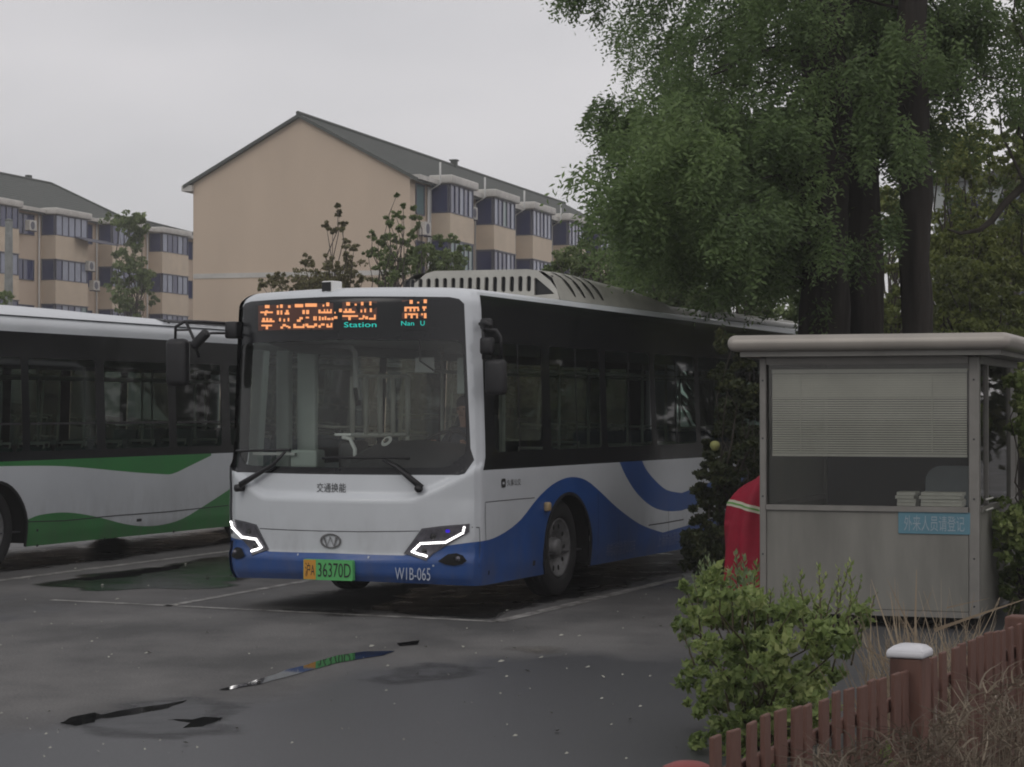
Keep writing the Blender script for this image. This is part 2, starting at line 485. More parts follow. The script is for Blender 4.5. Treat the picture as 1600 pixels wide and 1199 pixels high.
# ---------------------------------------------------------------- ground
def asphalt():
    m = bpy.data.materials.new("worn_damp_asphalt"); m.use_nodes = True
    N, L = m.node_tree.nodes, m.node_tree.links
    b = N["Principled BSDF"]
    tc = N.new("ShaderNodeTexCoord")
    def noise_(scale, detail=5, rough=0.6, vec=None, st=(1, 1, 1)):
        mp = N.new("ShaderNodeMapping"); mp.inputs["Scale"].default_value = st
        L.new(tc.outputs["Object"], mp.inputs["Vector"])
        n = N.new("ShaderNodeTexNoise"); n.inputs["Scale"].default_value = scale
        n.inputs["Detail"].default_value = detail; n.inputs["Roughness"].default_value = rough
        L.new(mp.outputs["Vector"], n.inputs["Vector"]); return n
    big = noise_(0.22, 4, 0.55, st=(1.0, 0.55, 1))
    mid = noise_(0.75, 7, 0.62, st=(1.0, 0.6, 1))
    fine = noise_(55, 3, 0.7)
    # wetness: broad patches, more of it close to the camera
    sx = N.new("ShaderNodeSeparateXYZ"); L.new(tc.outputs["Object"], sx.inputs[0])
    near = N.new("ShaderNodeMapRange"); near.interpolation_type = 'SMOOTHSTEP'
    near.inputs["From Min"].default_value = 17.5; near.inputs["From Max"].default_value = 13.0
    near.inputs["To Min"].default_value = 0.0; near.inputs["To Max"].default_value = 0.34
    xs = N.new("ShaderNodeMath"); xs.operation = 'MULTIPLY_ADD'; xs.inputs[1].default_value = -0.9
    L.new(sx.outputs["X"], xs.inputs[0]); L.new(sx.outputs["Y"], xs.inputs[2])
    L.new(xs.outputs[0], near.inputs["Value"])
    a1 = N.new("ShaderNodeMath"); a1.operation = 'ADD'; L.new(near.outputs["Result"], a1.inputs[0]); L.new(big.outputs["Fac"], a1.inputs[1])
    a2 = N.new("ShaderNodeMath"); a2.operation = 'MULTIPLY_ADD'; a2.inputs[1].default_value = 0.35; L.new(mid.outputs["Fac"], a2.inputs[0]); L.new(a1.outputs[0], a2.inputs[2])
    wet = N.new("ShaderNodeMapRange"); wet.interpolation_type = 'SMOOTHSTEP'
    wet.inputs["From Min"].default_value = 0.70; wet.inputs["From Max"].default_value = 0.84
    L.new(a2.outputs[0], wet.inputs["Value"])
    dry = N.new("ShaderNodeValToRGB")
    dry.color_ramp.elements[0].position = 0.36; dry.color_ramp.elements[0].color = (0.074, 0.073, 0.072, 1)
    dry.color_ramp.elements[1].position = 0.62; dry.color_ramp.elements[1].color = (0.150, 0.146, 0.141, 1)
    L.new(mid.outputs["Fac"], dry.inputs["Fac"])
    mixc = N.new("ShaderNodeMix"); mixc.data_type = 'RGBA'
    L.new(wet.outputs["Result"], mixc.inputs[0]); L.new(dry.outputs["Color"], mixc.inputs[6])
    mixc.inputs[7].default_value = (0.058, 0.059, 0.063, 1)
    sp = N.new("ShaderNodeMix"); sp.data_type = 'RGBA'; sp.blend_type = 'MULTIPLY'; sp.inputs[0].default_value = 0.5
    fr = N.new("ShaderNodeValToRGB"); fr.color_ramp.elements[0].position = 0.35; fr.color_ramp.elements[0].color = (0.35, 0.35, 0.35, 1)
    fr.color_ramp.elements[1].position = 0.62; fr.color_ramp.elements[1].color = (1.2, 1.2, 1.2, 1)
    L.new(fine.outputs["Fac"], fr.inputs["Fac"]); L.new(mixc.outputs[2], sp.inputs[6]); L.new(fr.outputs["Color"], sp.inputs[7])
    L.new(sp.outputs[2], b.inputs["Base Color"])
    ro = N.new("ShaderNodeMapRange"); ro.inputs["To Min"].default_value = 0.85; ro.inputs["To Max"].default_value = 0.40
    L.new(wet.outputs["Result"], ro.inputs["Value"]); L.new(ro.outputs["Result"], b.inputs["Roughness"])
    b.inputs["Specular IOR Level"].default_value = 0.35
    bp = N.new("ShaderNodeBump"); bp.inputs["Strength"].default_value = 0.35; bp.inputs["Distance"].default_value = 0.006
    L.new(fine.outputs["Fac"], bp.inputs["Height"]); L.new(bp.outputs["Normal"], b.inputs["Normal"])
    return m
M['asphalt'] = asphalt()
g = MB(); g.add([(-900, -300, 0), (900, -300, 0), (900, 1500, 0), (-900, 1500, 0)], [(0, 1, 2, 3)])
tag(g.build('ground', M['asphalt']), kind='structure')

def wobble_poly(pts, amp, step=0.12, sc=3.0):
    d = densify(pts, step)
    out = []
    n = len(d)
    for i, p in enumerate(d):
        q, r_ = d[i-1], d[(i+1) % n]
        dx, dy = r_[0]-q[0], r_[1]-q[1]; l = math.hypot(dx, dy) or 1
        k = noise.noise(Vector((p[0]*sc, p[1]*sc, 1.3)))*amp+noise.noise(Vector((p[0]*sc*3.1, p[1]*sc*3.1, 4.3)))*amp*0.5
        out.append((p[0]-dy/l*k, p[1]+dx/l*k))
    return out

def sheet(name, poly, z, mat, kind='structure', step=0.25):
    vo, tris, _ = fill(poly, step=step, us=[], zs=[])
    mb = MB(); mb.add([(p.x, p.y, z) for p in vo], tris)
    return tag(mb.build(name, mat), kind=kind)

def paint_mat():
    m = bpy.data.materials.new("worn_road_paint"); m.use_nodes = True
    N, L = m.node_tree.nodes, m.node_tree.links
    b = N["Principled BSDF"]
    tc = N.new("ShaderNodeTexCoord"); n = N.new("ShaderNodeTexNoise"); n.inputs["Scale"].default_value = 5; n.inputs["Detail"].default_value = 8; n.inputs["Roughness"].default_value = 0.75
    L.new(tc.outputs["Object"], n.inputs["Vector"])
    r_ = N.new("ShaderNodeValToRGB"); r_.color_ramp.elements[0].position = 0.40; r_.color_ramp.elements[0].color = (0.09, 0.085, 0.08, 1)
    r_.color_ramp.elements[1].position = 0.60; r_.color_ramp.elements[1].color = (0.34, 0.33, 0.31, 1)
    L.new(n.outputs["Fac"], r_.inputs["Fac"]); L.new(r_.outputs["Color"], b.inputs["Base Color"]); b.inputs["Roughness"].default_value = 0.7
    return m
M['road_paint'] = paint_mat()
def g2(px, py): p = on_ground(px, py); return (p.x, p.y)
def line_mark(a, b, w=0.12, ext=0.0):
    dx, dy = b[0]-a[0], b[1]-a[1]; l = math.hypot(dx, dy); dx, dy = dx/l, dy/l
    b = (b[0]+dx*ext, b[1]+dy*ext)
    nx, ny = -dy*w/2, dx*w/2
    return sheet('bay_line', wobble_poly([(a[0]+nx, a[1]+ny), (a[0]-nx, a[1]-ny), (b[0]-nx, b[1]-ny), (b[0]+nx, b[1]+ny)], 0.012, 0.2, 6), 0.004, M['road_paint'])
corner = g2(777, 972)
line_mark(corner, g2(1060, 905), 0.13, ext=6.0)
line_mark(g2(80, 938), corner, 0.10)
line_mark(g2(258, 948), g2(352, 931), 0.10, ext=7)
line_mark(g2(-60, 915), g2(355, 862), 0.13, ext=7)

def puddle_mat():
    m = bpy.data.materials.new("puddle_water"); m.use_nodes = True
    N, L = m.node_tree.nodes, m.node_tree.links
    b = N["Principled BSDF"]
    b.inputs["Base Color"].default_value = (0.012, 0.012, 0.013, 1)
    b.inputs["IOR"].default_value = 1.33
    b.inputs["Roughness"].default_value = 0.035
    tc = N.new("ShaderNodeTexCoord"); n = N.new("ShaderNodeTexNoise"); n.inputs["Scale"].default_value = 3.0; n.inputs["Detail"].default_value = 2
    L.new(tc.outputs["Object"], n.inputs["Vector"])
    bp = N.new("ShaderNodeBump"); bp.inputs["Strength"].default_value = 0.012; bp.inputs["Distance"].default_value = 0.004
    L.new(n.outputs["Fac"], bp.inputs["Height"]); L.new(bp.outputs["Normal"], b.inputs["Normal"])
    return m
M['puddle'] = puddle_mat()
M['damp'] = pmat('damp_film', (0.045, 0.046, 0.050), 0.30, spec=0.5, ior=1.33, var=0.4, vscale=2.0, rvar=0.2, bump=0.2, bscale=50)
M['wetgreen'] = pmat('thin_water_film', (0.020, 0.022, 0.021), 0.07, ior=1.33, var=0.4, vscale=2.0, rvar=0.12, bump=0.03, bscale=12)
M['pale_dust'] = pmat('dried_silt', (0.15, 0.14, 0.125), 0.85, var=0.35, vscale=4)
M['damp_painted_shade'] = pmat('damp_asphalt_painted_shade', (0.030, 0.030, 0.031), 0.5, var=0.3, vscale=3, bump=0.2, bscale=50)  # damp film, colour darkened to paint contact shade below the bumper
def soft(m):
    """fade a thin film out towards its rim (the mesh carries the fade)"""
    N, L = m.node_tree.nodes, m.node_tree.links
    out = next(n for n in N if n.type == 'OUTPUT_MATERIAL'); src = out.inputs["Surface"].links[0].from_socket
    at_ = N.new("ShaderNodeAttribute"); at_.attribute_name = "film"
    tc = N.new("ShaderNodeTexCoord"); n = N.new("ShaderNodeTexNoise"); n.inputs["Scale"].default_value = 4.5; n.inputs["Detail"].default_value = 6; n.inputs["Roughness"].default_value = 0.65
    L.new(tc.outputs["Object"], n.inputs["Vector"])
    mr = N.new("ShaderNodeMath"); mr.operation = 'MULTIPLY_ADD'; mr.inputs[1].default_value = 1.7; L.new(at_.outputs["Fac"], mr.inputs[0]); 
    sb = N.new("ShaderNodeMath"); sb.operation = 'MULTIPLY_ADD'; sb.inputs[1].default_value = 1.6; sb.inputs[2].default_value = -1.25; L.new(n.outputs["Fac"], sb.inputs[0]); L.new(sb.outputs[0], mr.inputs[2]); mr.use_clamp = True
    tr = N.new("ShaderNodeBsdfTransparent"); mx = N.new("ShaderNodeMixShader")
    L.new(mr.outputs[0], mx.inputs[0]); L.new(tr.outputs[0], mx.inputs[1]); L.new(src, mx.inputs[2]); L.new(mx.outputs[0], out.inputs["Surface"])
def seg_dist(p, poly):
    d = 1e9; n = len(poly)
    for i in range(n):
        ax, ay = poly[i]; bx, by = poly[(i+1) % n]; vx, vy = bx-ax, by-ay; l2 = vx*vx+vy*vy or 1e-9
        t = max(0, min(1, ((p[0]-ax)*vx+(p[1]-ay)*vy)/l2)); d = min(d, math.hypot(p[0]-ax-t*vx, p[1]-ay-t*vy))
    return d
def puddle(pts, mat='puddle', z=0.005, amp=0.05, name='puddle', fade=0.45):
    poly = wobble_poly([g2(*p) for p in pts], amp, 0.07 if mat == 'puddle' else 0.25, 2.2)
    if mat == 'puddle': return sheet(name, poly, z, M[mat])
    x0, x1 = min(p[0] for p in poly), max(p[0] for p in poly); y0, y1 = min(p[1] for p in poly), max(p[1] for p in poly)
    st = max(0.12, (x1-x0)/40, (y1-y0)/40)
    vo, tris, _ = fill(poly, step=0.4, us=list(np.arange(x0+st/2, x1, st)), zs=list(np.arange(y0+st/2, y1, st)))
    mb = MB(); mb.add([(p.x, p.y, z) for p in vo], tris)
    o = mb.build(name, M[mat])
    at_ = o.data.attributes.new("film", 'FLOAT', 'POINT')
    at_.data.foreach_set("value", [min(1.0, seg_dist(p, poly)/fade) for p in vo])
    return tag(o, kind='structure')
M['wet_painted_shade'] = pmat('wet_asphalt_painted_shade', (0.012, 0.012, 0.013), 0.22, ior=1.33, var=0.4, vscale=3, rvar=0.2)  # wet film, near-black colour paints the contact shade under the buses
for k_ in ('damp', 'pale_dust', 'damp_painted_shade', 'wet_painted_shade', 'wetgreen'): soft(M[k_])
puddle([(343, 1079), (367, 1072), (392, 1067), (402, 1063), (425, 1057), (440, 1051), (455, 1046), (479, 1041), (500, 1033), (530, 1025), (570, 1019), (618, 1018), (600, 1025), (560, 1031), (520, 1038), (483, 1049), (448, 1059), (430, 1063), (409, 1070), (378, 1075), (355, 1079)], amp=0.02)
puddle([(60, 1150), (70, 1115), (160, 1098), (330, 1080), (420, 1100), (400, 1150), (260, 1165), (120, 1160)], 'damp', 0.0042, 0.25, 'damp_and_shade_patch')
puddle([(92, 1131), (108, 1122), (130, 1117), (150, 1114), (158, 1118), (185, 1112), (215, 1107), (250, 1103), (292, 1096), (262, 1108), (215, 1117), (180, 1123), (160, 1124), (148, 1130), (118, 1136)], amp=0.05)
puddle([(248, 1126), (275, 1123), (298, 1124), (318, 1121), (345, 1123), (340, 1131), (318, 1137), (285, 1139), (292, 1131)], amp=0.07)
puddle([(540, 1062), (590, 1040), (640, 1030), (700, 1036), (790, 1046), (770, 1058), (690, 1068), (620, 1075), (575, 1070)], 'damp', 0.0045, 0.22, 'damp_and_shade_patch')
puddle([(40, 915), (130, 898), (210, 888), (280, 876), (365, 866), (400, 885), (395, 914), (330, 922), (280, 923), (200, 924), (120, 924)], 'wetgreen', 0.0045, 0.25, 'damp_and_shade_patch', 0.22)
puddle([(100, 906), (170, 899), (250, 888), (300, 880), (260, 893), (190, 904), (140, 908)], 'puddle', 0.0065, 0.10)
puddle([(620, 1006), (655, 1002), (650, 1008), (625, 1010)], 'puddle', 0.0065, 0.03)
puddle([(545, 948), (620, 936), (640, 915), (700, 905), (850, 880), (1060, 850), (1110, 868), (1060, 897), (900, 938), (777, 967), (680, 965), (600, 958)], 'wet_painted_shade', 0.0035, 0.2, 'damp_and_shade_patch', 0.15)  # painted shade beneath the blue bus
puddle([(-80, 905), (-60, 850), (360, 800), (362, 848), (200, 874), (60, 890)], 'wet_painted_shade', 0.0035, 0.2, 'damp_and_shade_patch', 0.15)  # painted shade beneath the green bus
puddle([(400, 955), (480, 948), (560, 950), (640, 962), (560, 966), (460, 964)], 'damp_painted_shade', 0.0030, 0.3, 'damp_and_shade_patch')  # painted shade along the foot of the bus front
puddle([(760, 1011), (850, 1006), (930, 1012), (925, 1022), (850, 1028), (780, 1022)], 'pale_dust', 0.004, 0.25, 'silt_patch')
puddle([(510, 918), (560, 910), (575, 920), (540, 932), (470, 936), (440, 928)], 'pale_dust', 0.0030, 0.3, 'silt_patch')
puddle([(585, 930), (640, 918), (618, 926)], 'pale_dust', 0.0030, 0.02, 'silt_patch')

# ---------------------------------------------------------------- apartment buildings
M['wall_cream'] = pmat('beige_render', (0.62, 0.50, 0.385), 0.85, var=0.10, vscale=0.35, stretch=(1, 1, 0.3), bump=0.1, bscale=3)
M['wall_cream2'] = pmat('beige_balcony_render', (0.66, 0.55, 0.42), 0.85, var=0.14, vscale=0.8)
M['roof_tile'] = pmat('dark_grey_roof_tile', (0.088, 0.098, 0.088), 0.8, var=0.18, vscale=1.4)
M['white_trim'] = pmat('white_concrete_trim', (0.62, 0.60, 0.56), 0.8, var=0.25, vscale=1.2)
M['win_frame'] = pmat('window_frame', (0.10, 0.10, 0.13), 0.5)
M['pane_dark'] = pmat('blue_window_glass', (0.030, 0.038, 0.115), 0.06, spec=0.6)
M['pane_sky_tint'] = pmat('sky_tinted_window_glass', (0.27, 0.30, 0.40), 0.12, var=0.2, vscale=2)  # pale base colour paints the sky's reflection into the glass
M['pane_green'] = pmat('green_window_glass', (0.12, 0.19, 0.19), 0.12)
M['pipe'] = pmat('white_drain_pipe', (0.6, 0.6, 0.58), 0.6)

PANE_CACHE = {}
def pane(parent, p0, p1, z0, z1, mat):
    """one glass pane, upright, from p0 to p1 (x, y)"""
    q = MB()
    d = Vector((p1[0]-p0[0], p1[1]-p0[1], 0)).normalized(); n = Vector((d.y, -d.x, 0))*0.02
    a = Vector((p0[0], p0[1], 0)); b = Vector((p1[0], p1[1], 0))
    v = [a+Vector((0, 0, z0)), b+Vector((0, 0, z0)), b+Vector((0, 0, z1)), a+Vector((0, 0, z1))]
    q.add(v+[p-n for p in v], [(0, 1, 2, 3), (7, 6, 5, 4), (0, 4, 5, 1), (2, 6, 7, 3), (1, 5, 6, 2), (0, 3, 7, 4)])
    return q.build('pane', mat, parent)

def window(parent, p0, p1, z0, z1, k, mats, pr):
    """framed window with k panes in the upright face from p0 to p1"""
    d = Vector((p1[0]-p0[0], p1[1]-p0[1], 0)); L_ = d.length; d.normalize(); n = Vector((d.y, -d.x, 0))
    Mx = Matrix(((d.x, n.x, 0, p0[0]), (d.y, n.y, 0, p0[1]), (0, 0, 1, 0), (0, 0, 0, 1)))
    q = MB(); fw = 0.055
    q.box((0, -0.06, z0), (L_, 0.05, z0+fw), M=Mx); q.box((0, -0.06, z1-fw), (L_, 0.05, z1), M=Mx)
    for i in range(k+1):
        x = min(max(i*L_/k, fw/2), L_-fw/2)
        q.box((x-fw/2, -0.055, z0+fw), (x+fw/2, 0.045, z1-fw), M=Mx)
    w = q.build('window', M['win_frame'], parent)
    for i in range(k):
        a = Vector((p0[0], p0[1], 0))+d*(i*L_/k+fw/2+0.003); b = Vector((p0[0], p0[1], 0))+d*((i+1)*L_/k-fw/2-0.003)
        m = random.choices(mats, pr)[0]
        pane(w, (a.x, a.y), (b.x, b.y), z0+fw, z1-fw, m)
    return w

def building(name, origin, rz, label, depth, ylo, yhi, bays, ztop, storey, nst, wh, proj, apex, eave, hip=None, roof2=None):
    """long block: facade faces local +x with projecting bays, gable faces local -y"""
    r_ = empty(name, origin, rz, label, 'building')
    q = MB()
    zs_e = eave
    if hip is None:
        q.add([(-depth, ylo, 0), (0, ylo, 0), (0, ylo, zs_e), (-depth/2, ylo, apex-0.12), (-depth, ylo, zs_e),
               (-depth, yhi, 0), (0, yhi, 0), (0, yhi, zs_e), (-depth/2, yhi, apex-0.12), (-depth, yhi, zs_e)],
              [(0, 1, 2, 3, 4), (9, 8, 7, 6, 5), (1, 6, 7, 2), (5, 0, 4, 9)])
    else:
        q.box((-depth, ylo, 0), (0, yhi, zs_e))
    q.build('wall', M['wall_cream'], r_)
    # roof
    ov = 0.42
    sl = (apex-zs_e)/(depth/2)
    rf = MB()
    def slab(pts, th=0.16):
        v = [Vector(p) for p in pts]; v2 = [p-Vector((0, 0, th)) for p in v]
        n = len(v)
        rf.add(v+v2, [tuple(range(n)), tuple(range(2*n-1, n-1, -1))]+[(i, n+i, n+(i+1) % n, (i+1) % n) for i in range(n)])
    zo = zs_e-ov*sl
    if hip is None:
        slab([(ov, ylo-0.25, zo), (ov, yhi+0.25, zo), (-depth/2, yhi+0.25, apex), (-depth/2, ylo-0.25, apex)])
        slab([(-depth/2, ylo-0.25, apex), (-depth/2, yhi+0.25, apex), (-depth-ov, yhi+0.25, zo), (-depth-ov, ylo-0.25, zo)])
        rf.tube([(-depth/2, ylo-0.28, apex+0.03), (-depth/2, yhi+0.28, apex+0.03)], 0.10, 8)
    else:
        h1 = yhi-hip
        slab([(ov, ylo, zo), (ov, yhi+ov, zo), (-depth/2, h1, apex), (-depth/2, ylo, apex)])
        slab([(-depth/2, ylo, apex), (-depth/2, h1, apex), (-depth-ov, yhi+ov, zo), (-depth-ov, ylo, zo)])
        slab([(ov, yhi+ov, zo), (-depth-ov, yhi+ov, zo), (-depth/2, h1, apex)])
        rf.tube([(-depth/2, ylo, apex+0.03), (-depth/2, h1, apex+0.03), (ov, yhi+ov, zo+0.03)], 0.10, 8)
    ro = rf.build('roof', M['roof_tile'], r_)
    # tile courses on the visible slope
    tc_ = MB()
    y1 = (yhi+0.2) if hip is None else yhi-hip
    for i in range(1, 15):
        f = i/15
        x = ov+(-depth/2-ov)*f; z = zo+(apex-zo)*f
        ye = y1 if hip is None else yhi+ov-(hip+ov)*f
        tc_.box((x-0.02, ylo-0.2, z+0.002), (x+0.02, ye, z+0.014))
    tt = tc_.build('roof_course', M['roof_tile'], ro)
    tt["kind"] = "stuff"
    # eaves gutter box
    e = MB(); e.box((0.02, ylo-0.05, zs_e-0.28), (ov+0.10, yhi, zs_e-0.06)); e.build('eave', M['white_trim'], r_)
    if hip is None:
        e = MB(); e.box((-depth-ov-0.1, ylo-0.2, zo-0.30), (-depth+0.02, yhi, zo-0.02)); e.build('eave', M['white_trim'], r_)
        e = MB(); e.box((-depth+0.02, ylo-0.03, 8.05), (0.0, ylo+0.0, 8.28)); e.build('band', M['white_trim'], r_)
    for (b0, b1) in bays:
        c = MB(); c.rbox((0.0, b0-0.25, ztop+0.003), (proj+0.20, b1+0.22, ztop+0.40), 0.07, 2); c.build('bay_canopy', M['white_trim'], r_, smooth=True)
        for k in range(nst):
            zt = ztop-k*storey; zb = zt-wh
            pb = zb-(storey-wh)
            par = MB(); par.box((0.003, b0, max(pb+0.03, 0.0)), (proj, b1, zb)); par.build('balcony_wall', M['wall_cream2'], r_)
            led_ = MB(); led_.box((0.003, b0-0.04, pb-0.003), (proj+0.05, b1+0.04, pb+0.027)); led_.build('balcony_ledge', M['win_frame'], r_)
            if k > 2: continue
            mats = [M['pane_dark'], M['pane_sky_tint'], M['pane_green']] ; pr = [0.42, 0.55, 0.03]
            if k == 1 and b0 < 3.5 and hip is None: mats, pr = [M['pane_green'], M['pane_sky_tint']], [0.8, 0.2]
            window(r_, (proj-0.03, b0+0.06), (proj-0.03, b1-0.06), zb, zt, 5, mats, pr)
            window(r_, (0.04, b0+0.03), (proj-0.1, b0+0.03), zb, zt, 1, [M['pane_dark']], [1])
            # recessed wall windows between the bays
    gaps = [(bays[i][1], bays[i+1][0]) for i in range(len(bays)-1)]
    for a, b in gaps:
        for k in range(3):
            zt = ztop-k*storey-0.1
            window(r_, (0.02, a+0.9), (0.02, b-0.9), zt-1.25, zt, 2, [M['pane_dark']], [1])
    for b0, b1 in bays:
        p = MB(); y = b0-0.45
        p.tube([(ov+0.30, y-0.2, ztop+0.95), (ov+0.30, y-0.2, ztop-0.05), (0.14, y, ztop-0.35), (0.14, y, 0.3)] if hip is None else [(0.12, y, ztop+0.2), (0.12, y, 0.3)], 0.05, 6)
        p.build('drain_pipe', M['pipe'], r_, smooth=True)
    return r_

BRZ = -R(16.9)
mid_o = Vector((-4.7, 100.0, 0))
mid = building('apartment_building', mid_o, BRZ, "beige apartment block with blank gable wall, standing behind the blue and white bus", 10.9, 0.0, 46.0,
         [(2.87, 6.46), (9.8, 13.5), (16.7, 20.4), (23.9, 27.6), (31, 34.6), (38, 41.6)], 12.5, 2.65, 4, 1.38, 1.0, 15.65, 12.72)
# narrow stair window and pipes beside the gable corner
window(mid, (0.02, 0.75), (0.02, 1.95), 10.9, 12.35, 1, [M['pane_green']], [1])
window(mid, (0.02, 0.75), (0.02, 1.95), 8.2, 9.7, 1, [M['pane_dark']], [1])
for y in (2.25, 2.5): p = MB(); p.tube([(0.12, y, 12.3), (0.12, y, 0.2)], 0.06, 6); p.build('drain_pipe', M['pipe'], mid, smooth=True)
chm = MB(); chm.box((-5.6, 22.6, 15.4), (-5.3, 23.0, 15.95)); chm.box((-5.66, 22.54, 15.95), (-5.24, 23.06, 16.03)); chm.build('chimney', M['roof_tile'], mid)

left_o = Vector((-27.7-0.957*1.0, 132.0+0.29, 0))
left = building('apartment_building', left_o, BRZ, "long beige apartment block with bay windows at the left edge, behind the green bus", 11.0, -24.0, 13.0,
         [(-22.4, -18.4), (-15.0, -11.0), (-7.9, -4.4), (0.0, 4.11), (7.38, 11.5)], 13.70, 2.73, 5, 1.26, 1.0, 16.85, 14.05, hip=1.8)
chm = MB(); chm.box((-6.2, 9.0, 16.7), (-5.9, 9.4, 17.25)); chm.build('chimney', M['roof_tile'], left)
left2_o = left_o+Vector((math.sin(R(16.9))*14.2, math.cos(R(16.9))*14.2, 0))
left2 = building('apartment_building', left2_o, BRZ, "smaller beige block with low hipped roof between the two bigger apartment blocks", 9.0, -1.0, 12.0,
         [(0.35, 4.4), (8.0, 11.0)], 13.70, 2.73, 5, 1.26, 1.0, 15.3, 14.05, hip=3.5)
# ---------------------------------------------------------------- bus shell
BW, BL = 2.60, 12.0

def lerp_tab(z, tab):
    if z <= tab[0][0]: return tab[0][1]
    for (a, va), (b, vb) in zip(tab, tab[1:]):
        if z <= b: return va + (vb-va)*(z-a)/(b-a)
    return tab[-1][1]

FRONT_TAB = [(0.26, 0.05), (0.34, 0.0), (0.50, -0.015), (0.545, 0.012), (0.60, 0.015), (1.02, -0.012), (1.05, -0.004), (1.095, 0.042), (1.27, 0.055), (2.2, 0.062), (2.80, 0.075)]
SIDE_TAB = [(0.26, 0.02), (0.42, 0.0), (1.25, 0.0), (2.82, 0.055)]
ZTOP = 2.95

def shell(u, z, off=0.0):
    """outside skin of a bus: u runs round the body (0 = near front corner, + along the near side, - across the front)"""
    def raw(u, z):
        W, L = BW, BL
        zlift = 0.0
        rc = 0.11
        if u > L:            # rear face
            w, t = u-L, L
            if w < rc: s = 0.5*(w/rc)+0.5; w, t = rc*s*s, L-rc*(1-s)**2
            elif w > W-rc: s = 0.5*((W-w)/rc)+0.5; w, t = W-rc*s*s, L-rc*(1-s)**2
        elif u >= 0:
            w, t = 0.0, u
            if u < rc: s = (u+rc)/(2*rc); w, t = rc*(1-s)**2, rc*s*s
            elif u > L-rc: s = (u-(L-rc))/(2*rc); w, t = rc*s*s, L-rc*(1-s)**2
        elif u >= -W:
            w, t = -u, 0.0
            if w < rc: s = (u+rc)/(2*rc); w, t = rc*(1-s)**2, rc*s*s
            elif w > W-rc: s = (W-w+rc)/(2*rc); w, t = W-rc*(1-s)**2, rc*s*s
            t -= 0.40*(1-(2*w/W-1)**2)
            zlift = 0.045*(1-(2*w/W-1)**2)*max(0.0, (0.5-z)/0.24)
        else:
            t = -u-W; w = W
            if t < rc: s = (t+rc)/(2*rc); w, t = W-rc*(1-s)**2, rc*s*s
        i_s = lerp_tab(z, SIDE_TAB)
        lx = max(0.0, abs(w-W/2)-0.72); lift = 0.60*lx*lx/(lx+0.14)*min(max((z-0.90)/0.15, 0), 1)*min(max((1.75-z)/0.4, 0), 1)
        i_f = lerp_tab(z-lift, FRONT_TAB)
        if z > 2.80:
            q = min((z-2.80)/0.15, 1.0); e = 0.15*(1-math.sqrt(max(0.0, 1-q*q)))
            i_s += e; i_f += e*1.2
        w = W/2+(w-W/2)*(1-i_s/(W/2))
        t = L/2+(t-L/2)*(1-i_f/(L/2))
        return Vector((-w, t, z+zlift))
    p = raw(u, z)
    if off:
        du = raw(u+0.01, z)-raw(u-0.01, z)
        za, zb = max(z-0.008, 0.26), min(z+0.008, ZTOP-0.001)
        dz = raw(u, zb)-raw(u, za)
        p = p + du.cross(dz).normalized()*off
    return p

def uz_from_px(px, py, place, guess=(0.0, 1.5)):
    u, z = guess
    for _ in range(30):
        zz = min(max(z, 0.2), ZTOP-0.004)
        def f(a, b): return project(place @ shell(a, min(max(b, 0.2), ZTOP-0.004)))
        x0, y0 = f(u, zz)
        ex, ey = px-x0, py-y0
        if abs(ex)+abs(ey) < 0.02: break
        h = 0.004
        xu, yu = f(u+h, zz); xz, yz = f(u, zz-h)
        a, c = (xu-x0)/h, (yu-y0)/h
        b, d = -(xz-x0)/h, -(yz-y0)/h
        det = a*d-b*c
        if abs(det) < 1e-6: break
        du = (ex*d-ey*b)/det; dz = (a*ey-c*ex)/det
        u += max(-0.6, min(0.6, du)); z = zz+max(-0.3, min(0.3, dz))
    return (u, min(max(z, 0.262), ZTOP-0.005))

def patch(name, poly, mat, parent, off=0.004, thick=0.0, holes=(), step=0.06, smooth=True):
    vo, tris, _ = fill(poly, holes, step=step)
    mb = MB()
    mb.add([shell(p.x, p.y, off) for p in vo], tris)
    if thick:
        for lp, rev in [(poly, False)]+[(h, True) for h in holes]:
            d = densify(lp, step)
            n = len(d)
            a = [shell(p[0], p[1], off) for p in d]; b = [shell(p[0], p[1], off-thick) for p in d]
            mb.add(a+b, [(i, (i+1) % n, n+(i+1) % n, n+i) for i in range(n)])
    o = mb.build(name, mat, parent)
    shell_normals(o.data, [(p.x, p.y) for p in vo]+[None]*(len(o.data.vertices)-len(vo)))
    return o

def strip_uz(path, width):
    """polygon round a path in (u, z)"""
    L_, R_ = [], []
    n = len(path)
    for i, p in enumerate(path):
        a = path[max(i-1, 0)]; b = path[min(i+1, n-1)]
        dx, dy = b[0]-a[0], b[1]-a[1]
        l = math.hypot(dx, dy) or 1
        nx, ny = -dy/l*width/2, dx/l*width/2
        L_.append((p[0]+nx, p[1]+ny)); R_.append((p[0]-nx, p[1]-ny))
    return L_+R_[::-1]

def text_patch(name, body, box, mat, parent, off=0.008):
    """box = (u0, z0, u1, z1)"""
    vs, fs = fit_text(body, box[0], box[1], box[2], box[3])
    mb = MB(); mb.add([shell(p[0], p[1], off) for p in vs], fs)
    return mb.build(name, mat, parent)

def arch(uc, zc, ru, rz, zb):
    pts = [(uc+ru*math.cos(R(a)), zc+rz*math.sin(R(a))) for a in range(0, 181, 12)]
    return [(uc+ru, zb)]+pts+[(uc-ru, zb)]

